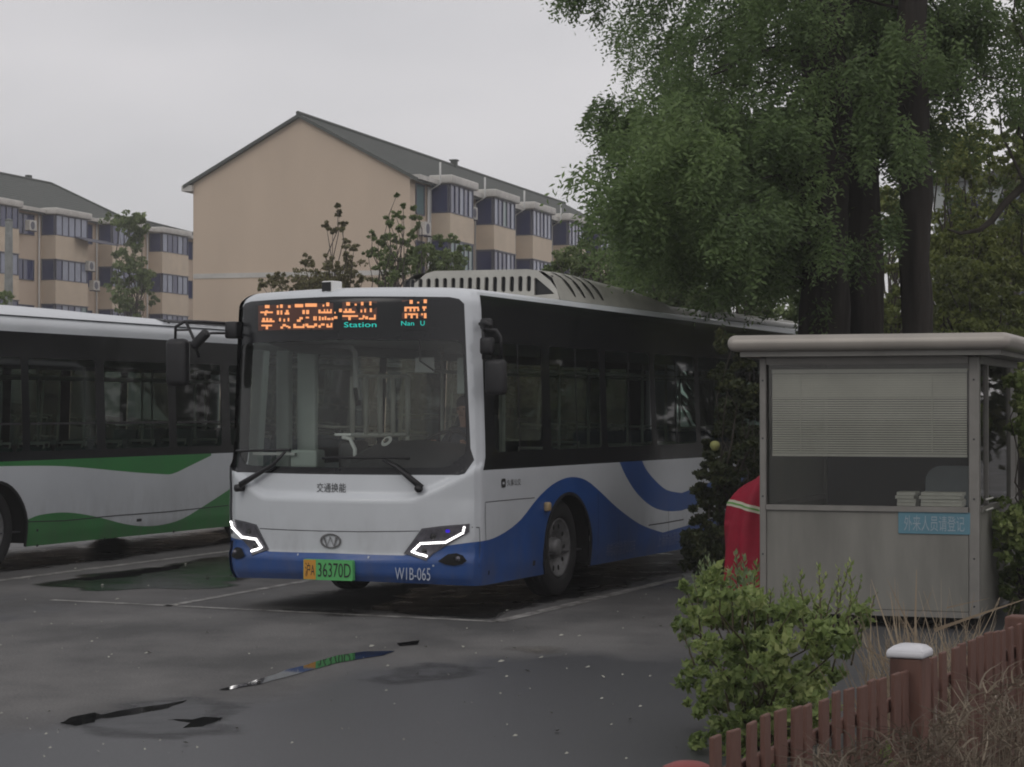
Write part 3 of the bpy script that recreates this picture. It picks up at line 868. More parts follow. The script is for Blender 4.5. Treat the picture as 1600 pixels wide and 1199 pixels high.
# ---- wheel shared by both buses: outer face towards local +X
def wheel_parts():
    t = MB()
    prof = [(-0.27, 0.30), (-0.27, 0.44), (-0.235, 0.475), (-0.20, 0.482), (-0.19, 0.470), (-0.18, 0.482), (-0.14, 0.485), (-0.13, 0.472), (-0.12, 0.485), (-0.07, 0.482), (-0.06, 0.470), (-0.05, 0.480), (-0.02, 0.455), (0.0, 0.40), (-0.005, 0.33), (-0.02, 0.305), (-0.04, 0.29)]
    t.lathe(prof, 40)
    r = MB()
    r.lathe([(-0.03, 0.292), (-0.02, 0.288), (-0.035, 0.27), (-0.06, 0.255), (-0.065, 0.17), (-0.13, 0.15), (-0.135, 0.105), (-0.07, 0.10), (-0.03, 0.085), (-0.015, 0.06), (-0.01, 0.0)], 40)
    for k in range(10):
        a = 2*math.pi*k/10
        r.tube([(-0.14, 0.128*math.cos(a+.3), 0.128*math.sin(a+.3)), (-0.10, 0.128*math.cos(a+.3), 0.128*math.sin(a+.3))], 0.014, 6)
    h = MB()
    for k in range(10):
        a = 2*math.pi*k/10
        c = Vector((0, 0.212*math.cos(a), 0.212*math.sin(a)))
        ra, ta = Vector((0, math.cos(a), math.sin(a))), Vector((0, -math.sin(a), math.cos(a)))
        ring = [c+ra*0.030*math.cos(2*math.pi*j/10)+ta*0.022*math.sin(2*math.pi*j/10) for j in range(10)]
        v = [p+Vector((-0.0585, 0, 0)) for p in ring]
        h.add(v, [tuple(range(10))])
    return t.mesh('tyre', M['rubber'], True), r.mesh('rim', M['rim'], True), h.mesh('rim_hole', M['matte_black'])
TYRE, RIM, RIMHOLE = wheel_parts()

def add_wheel(parent, x, y, side):
    w = share('wheel', TYRE, parent, (x, y, 0.485), (0, 0, 0 if side > 0 else math.pi))
    share('rim', RIM, w); share('rim_hole', RIMHOLE, w)
    return w

def seat_mesh(mat, pole):
    s = MB()
    s.rbox((-0.21, -0.2, 0.40), (0.21, 0.22, 0.46), 0.03)
    Mx = Matrix.Translation((0, 0.22, 0.44)) @ Matrix.Rotation(R(-10), 4, 'X')
    s.rbox((-0.21, -0.03, 0.0), (0.21, 0.03, 0.52), 0.03, M=Mx)
    s.tube([(-0.18, 0.28, 0.86), (-0.18, 0.31, 1.0), (0.18, 0.31, 1.0), (0.18, 0.28, 0.86)], 0.016, 6, mi=1)
    s.box((-0.04, -0.05, 0.0), (0.04, 0.05, 0.42), mi=1)
    return s.mesh('seat', [mat, pole], True)
SEAT_A, SEAT_B = seat_mesh(M['seat_blue'], M['steel']), seat_mesh(M['seat_green'], M['steel'])

def bus_common(root, seatmesh, front_w, rear_w):
    """floor, ceiling, seats, poles and wheels that both buses have"""
    ub = MB()
    ub.box((-BW+0.08, 0.15, 0.33), (-0.08, front_w-0.65, 0.42))
    ub.box((-BW+0.55, front_w-0.65, 0.33), (-0.55, front_w+0.65, 0.42))
    ub.box((-BW+0.08, front_w+0.65, 0.33), (-0.08, rear_w-0.65, 0.42))
    ub.box((-BW+0.55, rear_w-0.65, 0.33), (-0.55, rear_w+0.65, 0.42))
    ub.box((-BW+0.08, rear_w+0.65, 0.33), (-0.08, BL-0.2, 0.42))
    for yc in (front_w, rear_w):                     # wheel housings
        for x0, x1 in ((-0.62, -0.03), (-BW+0.03, -BW+0.62)):
            ub.box((x0, yc-0.64, 1.02), (x1, yc+0.64, 1.05))
            ub.box((x0, yc-0.66, 0.3), (x1, yc-0.63, 1.03))
            ub.box((x0, yc+0.63, 0.3), (x1, yc+0.66, 1.03))
        ub.box((-0.62, yc-0.64, 0.3), (-0.59, yc+0.64, 1.03)); ub.box((-BW+0.59, yc-0.64, 0.3), (-BW+0.62, yc+0.64, 1.03))
        ub.tube([(-0.3, yc, 0.48), (-BW+0.3, yc, 0.48)], 0.09, 10)
    ub.build('underbody', M['matte_black'], root)
    fl = MB(); fl.box((-BW+0.1, 0.4, 0.425), (-0.1, BL-0.2, 0.44)); fl.build('floor_panel', M['interior_floor'], root)
    ce = MB()
    ce.box((-BW+0.16, 0.35, 2.50), (-0.16, BL-0.3, 2.53))
    for sx in (-0.16, -BW+0.16):
        ce.add([(sx, 0.35, 2.5), (sx, BL-0.3, 2.5), (sx+(-0.42 if sx > -1 else 0.42), BL-0.3, 2.38), (sx+(-0.42 if sx > -1 else 0.42), 0.35, 2.38)], [(0, 1, 2, 3)])
    ce.build('ceiling_panel', M['interior'], root)
    y = front_w+1.0
    k = 0
    while y < BL-0.8:
        for x in (-0.42, -0.9, -BW+0.42):
            if abs(y-6.2) < 0.9 and x < -1.2: continue
            share('seat', seatmesh, root, (x, y, 0.44 if y < rear_w-0.9 else 0.62))
        y += 0.82; k += 1
    for y in (front_w+0.6, 4.3, 5.6, 7.0, 8.4, 9.9):
        for x in (-0.95, -BW+0.95):
            p = MB(); p.tube([(x, y, 0.44), (x, y, 2.5)], 0.017, 8); p.build('pole', M['steel'], root, smooth=True)
    for x in (-0.80, -BW+0.80):
        p = MB(); p.tube([(x, front_w+0.4, 2.25), (x, BL-1.2, 2.25)], 0.017, 8); p.build('hand_rail', M['steel'], root, smooth=True)
    for y in (front_w, rear_w):
        add_wheel(root, -0.07, y, 1); add_wheel(root, -BW+0.07, y, -1)

US = [-0.02-0.11*i for i in range(1, 23)] + [0.0] + [0.015, 0.03, 0.05, 0.07, 0.09, 0.11, 0.125, 0.14, -0.13, -0.10, -0.07, -0.05, -0.03, -0.015, -2.45, -2.48, -2.51, -2.53, -2.55, -2.57, -2.585, -2.6, -2.615, -2.63, -2.65, -2.67, -2.69, -2.71, -2.75] + [0.2+0.12*i for i in range(99)] + [-2.9-0.2*i for i in range(58)] + [BL+x for x in (0.02, 0.05, 0.08, 0.11, 0.13, 0.4, 0.8, 1.2, 1.6, 2.0, 2.4, 2.5)] + [BL-x for x in (0.02, 0.06, 0.1, 0.13)]
US = sorted(set(round(a, 4) for a in US+[-0.16-0.045*i for i in range(11)]+[-2.44+0.045*i for i in range(11)]))
ZS = [0.28, 0.31, 0.34, 0.38, 0.42, 0.46, 0.50, 0.515, 0.53, 0.545, 0.57, 0.60, 0.7, 0.8, 0.9, 0.95, 0.98, 1.0, 1.02, 1.035, 1.05, 1.065, 1.08, 1.095, 1.11, 1.13, 1.15, 1.17, 1.19, 1.21, 1.23, 1.25, 1.27, 1.29, 1.31, 1.33, 1.36, 1.39, 1.42, 1.46, 1.5, 1.58, 1.67, 1.76, 1.85, 1.95, 2.05, 2.15, 2.25, 2.35, 2.45, 2.54, 2.62, 2.7, 2.78, 2.82, 2.85, 2.875, 2.895, 2.91, 2.925, 2.937, 2.945]

def bus_body(root, regions, holes, mats, arches):
    outer = [(-BW-BL, 0.262)]
    for a in sorted(arches, key=lambda a: a[0]):
        outer += [(p[0], p[1]) for p in a[1][::-1]]
    outer += [(BL+BW, 0.262), (BL+BW, ZTOP-0.002), (-BW-BL, ZTOP-0.002)]
    vo, tris, reg = fill(outer, holes, [r for r, _ in regions], step=0.12, us=US, zs=ZS, sy=1.6)
    mb = MB()
    base = [shell(p.x, min(p.y, ZTOP-0.0001)) for p in vo]
    mb.v = [tuple(p) for p in base]; mb.f = list(tris)
    mb.m = [0 if k == 0 else regions[k-1][1] for k in reg]
    # roof: closes the top ring with a slight crown
    ring_u = [a for a in US if -BW-BL < a]
    ring = [shell(a, ZTOP-0.002) for a in ring_u]
    c = len(mb.v)
    inner = [Vector((-BW/2+(p.x+BW/2)*0.8, BL/2+(p.y-BL/2)*0.965, ZTOP+0.022)) for p in ring]
    n = len(ring)
    mb.v += [tuple(p) for p in ring]+[tuple(p) for p in inner]
    for i in range(n-1):
        mb.f.append((c+i, c+i+1, c+n+i+1, c+n+i)); mb.m.append(0)
    mb.f.append(tuple(c+n+i for i in range(n))); mb.m.append(0)
    o = mb.build('body', mats, root)
    shell_normals(o.data, [(p.x, min(p.y, ZTOP-0.0001)) for p in vo]+[None]*(len(o.data.vertices)-len(vo)))
    return o

# ---------------------------------------------------------------- the blue and white bus
BUS_LOC, BUS_RZ = (-0.298, 19.5, 0.0), -R(23.1)
PLACE = Matrix.Translation(BUS_LOC) @ Matrix.Rotation(BUS_RZ, 4, 'Z')
blue_bus = empty('blue_bus', BUS_LOC, BUS_RZ, "white city bus with blue wave livery, lit orange route display and lit headlights", "bus")

def fpx(*pts): return [uz_from_px(x, y, PLACE, (-1.0, 1.2)) for x, y in pts]
def spx(*pts): return [uz_from_px(x, y, PLACE, (2.0, 1.2)) for x, y in pts]
def mirror(poly): return [(-BW-u, z) for u, z in poly][::-1]

WC, WR = 2.17, 8.3
# livery ----
wave = smooth_line(spx((752, 846), (771.7, 841), (794.8, 828), (814.9, 810.8), (835, 785), (849.4, 769), (869.5, 753.3), (892.5, 745.5), (915.5, 750.4), (938.5, 769), (964.4, 793.6), (993, 815), (1013, 825), (1036, 832.4)), 3)
wave += [(7.2, 0.58), (8.3, 0.80), (9.4, 1.02), (10.6, 1.06), (BL, 0.95), (BL+BW/2, 0.7), (BL+BW+0.1, 0.7)]
hl_edge = fpx((696, 853), (730, 848.5))
front_line = fpx((630, 868))[0]
far = [(-BW-BL-0.1, 0.7), (-BW-9, 1.0), (-BW-7, 0.6), (-BW-4.5, 0.9), (-BW-2.3, 1.25), (-BW-1, 0.75), (-BW-0.3, 0.66)]
blue_area = far+[(-BW-hl_edge[0][0], hl_edge[0][1]), (-BW-front_line[0], front_line[1]), (-BW/2, front_line[1]+0.01), front_line]+hl_edge+wave+[(BL+BW+0.1, 0.2), (-BW-BL-0.1, 0.2)]
rib_out = smooth_line(spx((962, 705), (967, 720), (978.8, 746), (996, 772), (1019, 792), (1042, 799), (1065, 798)), 3)+[(8.0, 0.86), (9.6, 1.12), (10.6, 1.4)]
rib_in = smooth_line(spx((996, 700), (1001.8, 717), (1010.4, 734.6), (1024.8, 751.9), (1042, 766), (1065, 770.6)), 3)+[(7.8, 1.08), (8.8, 1.25), (9.3, 1.4)]
ribbon = rib_out+rib_in[::-1]
# black glazing band and its openings ----
zb0 = spx((757, 735))[0][1]
zb1 = spx((748, 461))[0][1]
band = [(0.115, zb0), (BL-0.25, zb0-0.02), (BL-0.25, zb1-0.03), (0.10, zb1)]
band_far = [(-BW-BL+0.25, zb0), (-BW+0.10, zb0), (-BW+0.10, zb1), (-BW-BL+0.25, zb1)]
mask = fpx((722, 743), (741, 719))
half = [(-BW/2, 1.262), (mask[0][0]-0.03, 1.262), (mask[0][0]+0.02, 1.275), (mask[1][0], mask[1][1]), (-0.075, 1.50), (-0.10, 2.80), (-0.14, 2.845), (-0.22, 2.862), (-BW/2, 2.875)]
mask_area = half[:-1]+[half[-1]]+mirror(half)[1:-1]
ws_half = [(-BW/2, 1.325), (-0.34, 1.328), (-0.25, 1.34), (-0.12, 1.46), (-0.108, 1.54), (-0.118, 2.43), (-0.16, 2.465), (-BW/2, 2.48)]
ws_area = ws_half+mirror(ws_half)[1:-1]
panes = [(0.34, 1.50), (1.72, 3.10), (3.28, 4.66), (4.84, 6.22), (6.40, 7.78), (7.96, 9.34), (9.52, 10.90)]
pz0, pz1 = 1.46, 2.46
pane_polys = [rect(a, pz0, b, pz1, 0.05) for a, b in panes]
pane_far = [rect(-BW-b, pz0, -BW-a, pz1, 0.05) for a, b in panes[1:]]
door_far = rect(-BW-1.55, 0.55, -BW-0.35, 2.55, 0.05)
rear_win = rect(BL+0.4, 1.6, BL+BW-0.4, 2.4, 0.08)
arches = [(u, arch(u, 0.46, 0.62, 0.55, 0.262)) for u in (WC, WR, -BW-WC, -BW-WR)]
bus_body(blue_bus, [(blue_area, 1), (ribbon, 1), (band, 2), (band_far, 2), (mask_area, 2)], pane_polys+pane_far+[ws_area, door_far, rear_win],
         [M['bus_white'], M['bus_blue'], M['bus_black']], arches)
patch('windshield', ws_area, M['glass_front'], blue_bus, off=-0.006)
for i, p in enumerate(pane_polys+pane_far): patch('side_window', p, M['glass_clear'] if i in (0, len(pane_polys)) else M['glass_side'], blue_bus, off=-0.006, step=0.25)
patch('door_glass', door_far, M['glass_clear'], blue_bus, off=-0.006, step=0.25)
patch('rear_window', rear_win, M['glass_side'], blue_bus, off=-0.006, step=0.25)
bus_common(blue_bus, SEAT_A, WC, WR)
for u in (WC, WR):
    ring = strip_uz([(u+0.63*math.cos(R(a)), 0.46+0.56*math.sin(R(a))) for a in range(-20, 201, 10)], 0.03)
    patch('wheel_arch_lip', ring, M['black'], blue_bus, off=0.012, thick=0.02)
# sliding window divider rails
for a, b in panes:
    patch('window_divider', strip_uz([((a+b)/2, pz0), ((a+b)/2, pz1)], 0.03), M['black'], blue_bus, off=0.002, step=0.3)

# seams ----
def seam(path, width=0.007, mat='seam'): return patch('panel_seam', strip_uz(path, width), M[mat], blue_bus, off=0.0025, step=0.15)
seam(fpx((406, 826), (470, 829), (560, 831), (655, 830)))
seam([(0.03, 0.27), (0.03, 0.79)]); seam([(0.03, 0.79), (-0.05, 0.795)])
seam(spx((758, 785), (800, 781), (835, 778))); seam(spx((758, 786), (759, 845)))
seam(spx((1013, 821), (1040, 817), (1068, 812)), 0.012)
seam([(3.6, 0.27), (3.6, 0.62)]); seam([(5.2, 0.27), (5.2, 0.75)]); seam([(3.0, 1.0), (3.0, 0.3)])
# small screws / reflectors on the bumper
for px, py in ((466, 867), (576, 871.5), (677, 884)):
    u, z = fpx((px, py))[0]
    patch('screw', rect(u-0.008, z-0.010, u+0.008, z+0.010, 0.005, 2), M['paint_letter'], blue_bus, off=0.006)
u, z = spx((763, 895))[0]
patch('towing_eye', rect(u-0.012, z-0.02, u+0.012, z+0.02, 0.008, 3), M['matte_black'], blue_bus, off=0.006)
u, z = spx((834, 880))[0]
patch('towing_eye', rect(u-0.03, z-0.025, u+0.03, z+0.025, 0.008, 3), M['seam'], blue_bus, off=0.004)
# side marker lamp in front of the wheel arch
u, z = spx((852.5, 792))[0]
mk = MB(); c = shell(u, z, 0.02); mk.rbox((c.x-0.03, c.y-0.045, c.z-0.045), (c.x+0.03, c.y+0.045, c.z+0.045), 0.02)
mk.build('marker_lamp', pmat('marker_lamp_cream', (0.45, 0.33, 0.18), 0.4), blue_bus, smooth=True)

# headlights ----
hl = fpx((630.8, 865), (659, 826), (690, 822), (733.5, 818.5), (732.8, 831.5), (696, 853.5), (676, 866), (665.6, 876.5))
led = fpx((725.2, 824), (723, 832.5), (696, 847.2), (657.5, 849.0), (644.6, 862.0), (666.6, 871.0))
inner_hl = [(p[0]*0.93+np.mean([q[0] for q in hl])*0.07, p[1]*0.9+np.mean([q[1] for q in hl])*0.1) for p in hl]
def led_path(path):
    out = []
    d = densify(path, 0.0185, closed=False)
    return d
for flip in (False, True):
    f_ = mirror if flip else (lambda p: p)
    h = patch('headlight', f_(hl), M['lamp_frame'], blue_bus, off=0.010, thick=0.012)
    patch('reflector', f_(inner_hl), M['lamp_chrome'], h, off=0.014)
    lp = f_(led)
    patch('led_base', strip_uz(lp, 0.016), M['led_white'], h, off=0.017)
    beads = MB()
    for q in led_path(lp):
        c = shell(q[0], q[1], 0.024)
        beads.lathe([(-0.008, 0.010), (0.0, 0.0125), (0.006, 0.009), (0.008, 0.0)], 8, 'Y', c)
    b = beads.build('led_bead', M['led_white'], h, smooth=True); b["kind"] = "stuff"
    # round projector lenses
    for px, py, r_ in ((676, 838, 0.030), (662, 861.5, 0.028)):
        q = f_(fpx((px, py)))[0]
        c = shell(q[0], q[1], 0.016)
        ln = MB(); ln.lathe([(0.01, r_), (-0.006, r_*0.85), (-0.012, r_*0.5), (-0.016, 0.0)], 16, 'Y', c)
        ln.build('lens', M['black'], h, smooth=True)
    if not flip:
        q = fpx((699, 830))[0]
        patch('blue_lens', rect(q[0]-0.016, q[1]-0.014, q[0]+0.02, q[1]+0.016, 0.012, 3), pmat('blue_lens', (0.02, 0.01, 0.3), 0.2, emit=(0.06, 0.02, 0.8), estr=0.5), h, off=0.017)
    fl = fpx((684, 877), (700, 866), (713, 864.5), (723, 869), (729, 876.5), (722, 881.5), (709, 884), (696, 882))
    fg = patch('fog_lamp', f_(fl), M['matte_black'], blue_bus, off=0.014)
    q = f_(fpx((715, 874.5)))[0]; c = shell(q[0], q[1], 0.016)
    ln = MB(); ln.lathe([(0.0, 0.024), (-0.010, 0.018), (-0.014, 0.0)], 16, 'Y', c)
    ln.build('lens', M['lamp_chrome'], fg, smooth=True)

# emblem: W in an ellipse ----
ec = fpx((517, 845.5))[0]
def ell(rx, rz, n=28): return [(ec[0]+rx*math.cos(2*math.pi*i/n), ec[1]+rz*math.sin(2*math.pi*i/n)) for i in range(n)]
em = patch('emblem', ell(0.105, 0.068), M['chrome'], blue_bus, off=0.012, thick=0.01, holes=[ell(0.088, 0.054)], step=0.05)
wv = [(-0.066, 0.045), (-0.036, -0.050), (0.0, 0.035), (0.036, -0.050), (0.066, 0.045)]
patch('emblem_letter', strip_uz([(ec[0]+a, ec[1]+b) for a, b in wv], 0.020), M['chrome'], em, off=0.012, step=0.05)

# lettering and number plate ----
def fbox(x0, y0, x1, y1):
    a, b, c, d = fpx((x0, y1), (x1, y1), (x0, y0), (x1, y0))
    return ((a[0]+c[0])/2, (a[1]+b[1])/2, (b[0]+d[0])/2, (c[1]+d[1])/2)
text_patch('lettering', "交通换能", fbox(495.5, 755, 541, 769.5), M['ink'], blue_bus, 0.006)
b = fbox(480.5, 880.5, 556.5, 906)
# the plate is a flat pressed sheet screwed to the bumper
pA, pB = shell(b[0], (b[1]+b[3])/2, 0.0), shell(b[2], (b[1]+b[3])/2, 0.0)
pX = (pB-pA); wpl = pX.length; pX.normalize(); hpl = b[3]-b[1]
pN = pX.cross(Vector((0, 0, 1))).normalized()
pO = (pA+pB)/2-pX*wpl/2; pO.z = shell((b[0]+b[2])/2, b[1]).z
pO = pO+pN*0.055
def flat(pts, off): return [pO+pX*p[0]+Vector((0, 0, p[1]))+pN*off for p in pts]
def flat_sheet(name, pts, faces, off, mat, parent, thick=0.0):
    q = MB(); q.add(flat(pts, off), faces)
    if thick:
        n = len(pts); q.add(flat(pts, off)+flat(pts, off-thick), [(i, n+i, n+(i+1) % n, (i+1) % n) for i in range(n)]+[tuple(range(2*n-1, n-1, -1))])
    return q.build(name, mat, parent)
rr_ = rect(0, 0, wpl, hpl, 0.01, 2)
pl = flat_sheet('number_plate', rr_, [tuple(range(len(rr_)))], 0.0, M['plate_green'], blue_bus, 0.05)
flat_sheet('plate_field', rect(0.004, 0.004, wpl*0.255, hpl-0.004), [(0, 1, 2, 3)], 0.002, M['plate_orange'], pl)
for s_, x0, x1 in (("沪A", 0.04, 0.235), ("36370D", 0.30, 0.965)):
    vs, fs = fit_text(s_, wpl*x0, 0.028, wpl*x1, hpl-0.028)
    flat_sheet('plate_letter', vs, fs, 0.004, M['ink'], pl)
# fleet number: lettering laid on the upright part of the bumper, 4 mm proud of its most forward line
fb_ = fbox(619.5, 887, 674, 906)
vs, fs = fit_text("W1B-065", fb_[0], fb_[1], fb_[2], fb_[3])
q = MB(); pts_ = []
for a_, c_ in vs:
    p_ = shell(a_, 0.50); p_.z = shell(a_, c_).z; p_.y -= 0.012; pts_.append(p_)
q.add(pts_, fs); q.build('fleet_number', M['paint_letter'], blue_bus)
def sbox(x0, y0, x1, y1):
    a, b, c, d = spx((x0, y1), (x1, y1), (x0, y0), (x1, y0))
    return ((a[0]+c[0])/2, (a[1]+b[1])/2, (b[0]+d[0])/2, (c[1]+d[1])/2)
s = sbox(791.5, 748.5, 813, 759)
text_patch('lettering', "久事公交", s, M['ink'], blue_bus, 0.005)
s = sbox(783, 748, 789.5, 762)
patch('logo', rect(*s, 0.02, 3), M['ink'], blue_bus, off=0.005, holes=[rect(s[0]+0.022, s[1]+0.03, s[2]-0.022, s[3]-0.03)])
text_patch('lettering', "纯电动新能源公交车", sbox(947, 845, 992, 866), M['faint_letter'], blue_bus, 0.005)
text_patch('lettering', "上海新能源客车", sbox(1027, 832, 1066, 852), M['faint_letter'], blue_bus, 0.005)

# route display behind the upper glass ----
dp = fpx((400, 522), (668, 517), (668, 468), (400, 473))
disp = patch('route_display', dp, M['led_back'], blue_bus, off=0.003, step=0.1)
disp.data.materials.clear(); disp.data.materials.append(pmat('display_glass', (0.012, 0.013, 0.014), 0.25))
for q in (((404, 517), (521, 515), (521, 474), (404, 478)), ((535, 500.5), (589, 499), (589, 471), (535, 472.5)), ((628, 498.5), (667, 497.5), (667, 468.5), (628, 469.5))):
    patch('lit_field', fpx(*q), M['led_back'], disp, off=0.004, step=0.15)
frag = """150,92,205,128 290,95,310,125 330,85,362,125 425,95,455,125 505,80,605,118 628,73,768,112 835,85,855,110 878,62,915,105 1115,58,1160,98 1215,75,1240,98 1290,55,1320,95 1390,50,1415,95
95,168,245,188 145,188,170,215 155,155,185,168 292,155,320,205 335,155,357,205 385,180,440,205 400,150,430,180 595,150,625,198 640,150,675,198 785,145,812,190 815,168,945,190 850,140,865,168 885,140,900,168 925,140,945,168 975,172,990,192 1030,135,1065,175 1080,162,1220,185 1100,135,1125,162 1145,135,1180,162 1285,145,1305,180 1330,135,1350,180 1395,130,1420,175
110,275,265,295 120,245,150,275 165,245,190,275 205,250,235,275 318,245,340,285 370,255,390,290 420,245,440,285 530,262,575,290 560,235,600,262 635,230,675,250 725,225,745,275 750,225,765,275 790,225,812,275 825,235,850,270 858,225,880,270 888,245,930,270 940,240,965,270 970,225,1010,255 1070,212,1255,232 1140,232,1170,270 1265,245,1320,262 1310,212,1335,245 1340,225,1375,260 1385,242,1465,265 1445,205,1465,245
108,325,235,345 160,345,188,380 335,345,365,372 360,318,400,345 400,335,430,355 425,345,455,368 488,315,520,365 520,342,620,365 600,318,622,342 630,312,665,345 650,335,740,362 735,310,770,345 785,330,815,360 815,310,860,335 880,315,905,358 905,338,950,358 930,305,950,338"""
frag2 = """1300,47,1325,75 1360,60,1375,72 1410,42,1435,70 1260,98,1372,112 1260,112,1278,135 1300,112,1315,135 1330,112,1345,135 1360,112,1375,132 1400,95,1432,112 1408,112,1420,130 1262,150,1280,188 1285,150,1350,163 1308,163,1325,188 1352,150,1365,188 1390,150,1405,165 1412,148,1432,188"""
lm = MB()
for txt, ox, oy, sc in ((frag, 395, 465, 7.62), (frag2, 380, 460, 5.0)):
    for r_ in txt.split():
        x0, y0, x1, y1 = [float(c) for c in r_.split(',')]
        q = fpx((ox+x0/sc, oy+y1/sc), (ox+x1/sc, oy+y1/sc), (ox+x1/sc, oy+y0/sc), (ox+x0/sc, oy+y0/sc))
        lm.add([shell(a, b_, 0.006) for a, b_ in q], [(0, 1, 2, 3)])
lm.build('route_lettering', M['led_orange'], disp)["kind"] = 'stuff'
for s_, bx in (("Station", (538, 503.5, 588.5, 511.5)), ("Nan", (627, 502, 647, 509)), ("U", (657, 501.5, 663.5, 509))):
    text_patch('route_lettering', s_, fbox(*bx), M['led_cyan'], disp, 0.006)["kind"] = 'stuff'

# wipers ----
def out(px, py, off): u, z = fpx((px, py))[0]; return shell(u, z, off)
def wiper(pts, blade, pivot):
    w = MB(); w.tube([out(*p) for p in pts], [0.030, 0.026, 0.018, 0.012], 8)
    w.tube([out(*pivot[0]), out(*pivot[1])], 0.036, 10)
    o = w.build('wiper', M['black'], blue_bus, smooth=True)
    bl = MB(); bl.tube([out(*p) for p in blade], 0.012, 6)
    bl.build('blade', M['black'], o, smooth=True)
wiper([(382, 759, 0.05), (400, 748, 0.06), (432, 727, 0.05), (449, 706, 0.03)], [(372, 705, 0.02), (412, 704, 0.02), (456, 703, 0.02)], [(380, 762, 0.0), (380, 762, 0.08)])
wiper([(660, 763, 0.05), (640, 746, 0.06), (618, 728, 0.05), (600, 719, 0.03)], [(505, 716, 0.02), (560, 715, 0.02), (640, 716, 0.02)], [(655, 764, 0.0), (655, 764, 0.08)])

# roof camera, small horn, mirrors ----
rc_ = MB(); c = out(527, 449, 0.03)
Mx = Matrix.Translation(c) @ Matrix.Rotation(R(-8), 4, 'Z')
rc_.rbox((-0.065, -0.03, -0.055), (0.065, 0.12, 0.05), 0.012, M=Mx); rc_.box((-0.03, 0.0, -0.08), (0.03, 0.08, -0.05), M=Mx)
rco = rc_.build('roof_camera', M['white_plastic'], blue_bus)
rl = MB(); rl.rbox((-0.055, -0.037, -0.045), (0.045, -0.029, 0.04), 0.003, M=Mx); rl.build('lens', M['black'], rco)

def loc(w, t, z): return Vector((-w, t, z))
# far side mirror hanging at the left of the picture
mm = MB()
mm.rbox((-BW-0.57, -0.20, 2.07), (-BW-0.34, -0.07, 2.52), 0.055, 4)
mo = mm.build('side_mirror', M['black'], blue_bus, smooth=True)
g = MB(); g.rbox((-BW-0.545, -0.072, 2.11), (-BW-0.365, -0.064, 2.48), 0.003); g.build('mirror_glass', M['mirror'], mo)
a = MB()
a.tube([loc(BW+0.0, 0.04, 2.66), loc(BW+0.20, -0.08, 2.675), loc(BW+0.38, -0.14, 2.68), loc(BW+0.47, -0.15, 2.63), loc(BW+0.48, -0.14, 2.48)], 0.016, 8)
a.tube([loc(BW+0.36, -0.14, 2.675), loc(BW+0.27, -0.14, 2.50), loc(BW+0.22, -0.14, 2.34)], 0.014, 8)
a.tube([loc(BW+0.0, 0.04, 2.57), loc(BW+0.12, -0.06, 2.57), loc(BW+0.2, -0.13, 2.56)], 0.012, 8)
a.tube([loc(BW+0.46, -0.15, 2.60), loc(BW+0.33, -0.14, 2.60)], 0.010, 8)
a.rbox((-BW-0.03, 0.0, 2.52), (-BW+0.10, 0.14, 2.68), 0.02)
a.build('mirror_arm', M['black'], mo, smooth=True)
a = MB(); a.rbox((-0.045, -0.05, -0.11), (0.045, 0.03, 0.11), 0.03, 3, M=Matrix.Translation(loc(BW+0.20, -0.14, 2.51)) @ Matrix.Rotation(R(48), 4, 'Y'))
a.build('wide_mirror', M['black'], mo, smooth=True)
# near side mirror in front of the driver's window
mm = MB(); mm.rbox((0.05, 0.0, 1.98), (0.24, 0.12, 2.30), 0.04, 3)
mo = mm.build('side_mirror', M['black'], blue_bus, smooth=True)
g = MB(); g.rbox((0.07, 0.118, 2.0), (0.22, 0.126, 2.28), 0.003); g.build('mirror_glass', M['mirror'], mo)
a = MB()
a.tube([loc(0.03, 0.10, 2.62), loc(-0.04, 0.05, 2.63), loc(-0.1, 0.05, 2.60)], 0.02, 8)
a.tube([loc(-0.02, 0.05, 2.60), loc(-0.02, 0.06, 2.30)], 0.016, 8)
a.tube([loc(-0.19, 0.06, 2.30), loc(-0.19, 0.05, 2.50), loc(-0.15, 0.05, 2.56), loc(-0.02, 0.05, 2.57)], 0.016, 8)
a.build('mirror_arm', M['black'], mo, smooth=True)
a = MB(); a.rbox((0.0, 0.0, 2.34), (0.13, 0.08, 2.50), 0.03, 3); a.build('wide_mirror', M['black'], mo, smooth=True)
a = MB(); a.rbox((-0.02, 0.05, 2.56), (0.09, 0.14, 2.67), 0.03, 3); a.build('camera_pod', M['black'], blue_bus, smooth=True)

# roof pod: slotted front face, curved side slots, long low body ----
PT0, PT1 = 2.6, 6.6
px0, px1 = 0.30, 2.06         # w range
zr = ZTOP+0.012
def podsec(t):                   # height of the pod along its length
    return lerp_tab(t, [(PT0, 3.27), (PT0+0.25, 3.285), (3.6, 3.27), (5.4, 3.20), (6.2, 3.12), (PT1, 3.0)])
pod = MB()
secs = []
ts = [PT0+0.02, PT0+0.15, 3.0, 3.5, 4.2, 5.0, 5.6, 6.1, 6.4, PT1]
for t in ts:
    zt = podsec(t); k = 0.0
    s_ = [(px0-0.04, zr), (px0, zr+(zt-zr)*0.35), (px0+0.05, zr+(zt-zr)*0.72), (px0+0.15, zt-0.02), (px0+0.30, zt), (BW/2, zt+0.01), (px1-0.30, zt), (px1-0.15, zt-0.02), (px1-0.05, zr+(zt-zr)*0.72), (px1, zr+(zt-zr)*0.35), (px1+0.04, zr)]
    secs.append([loc(w, t, z) for w, z in s_])
n = len(secs[0])
pod.add([p for s_ in secs for p in s_], [(i*n+k, i*n+k+1, (i+1)*n+k+1, (i+1)*n+k) for i in range(len(secs)-1) for k in range(n-1)])
pod.add(secs[-1], [tuple(range(n))])
podo = pod.build('roof_pod', M['cream_plastic'], blue_bus, auto=50)
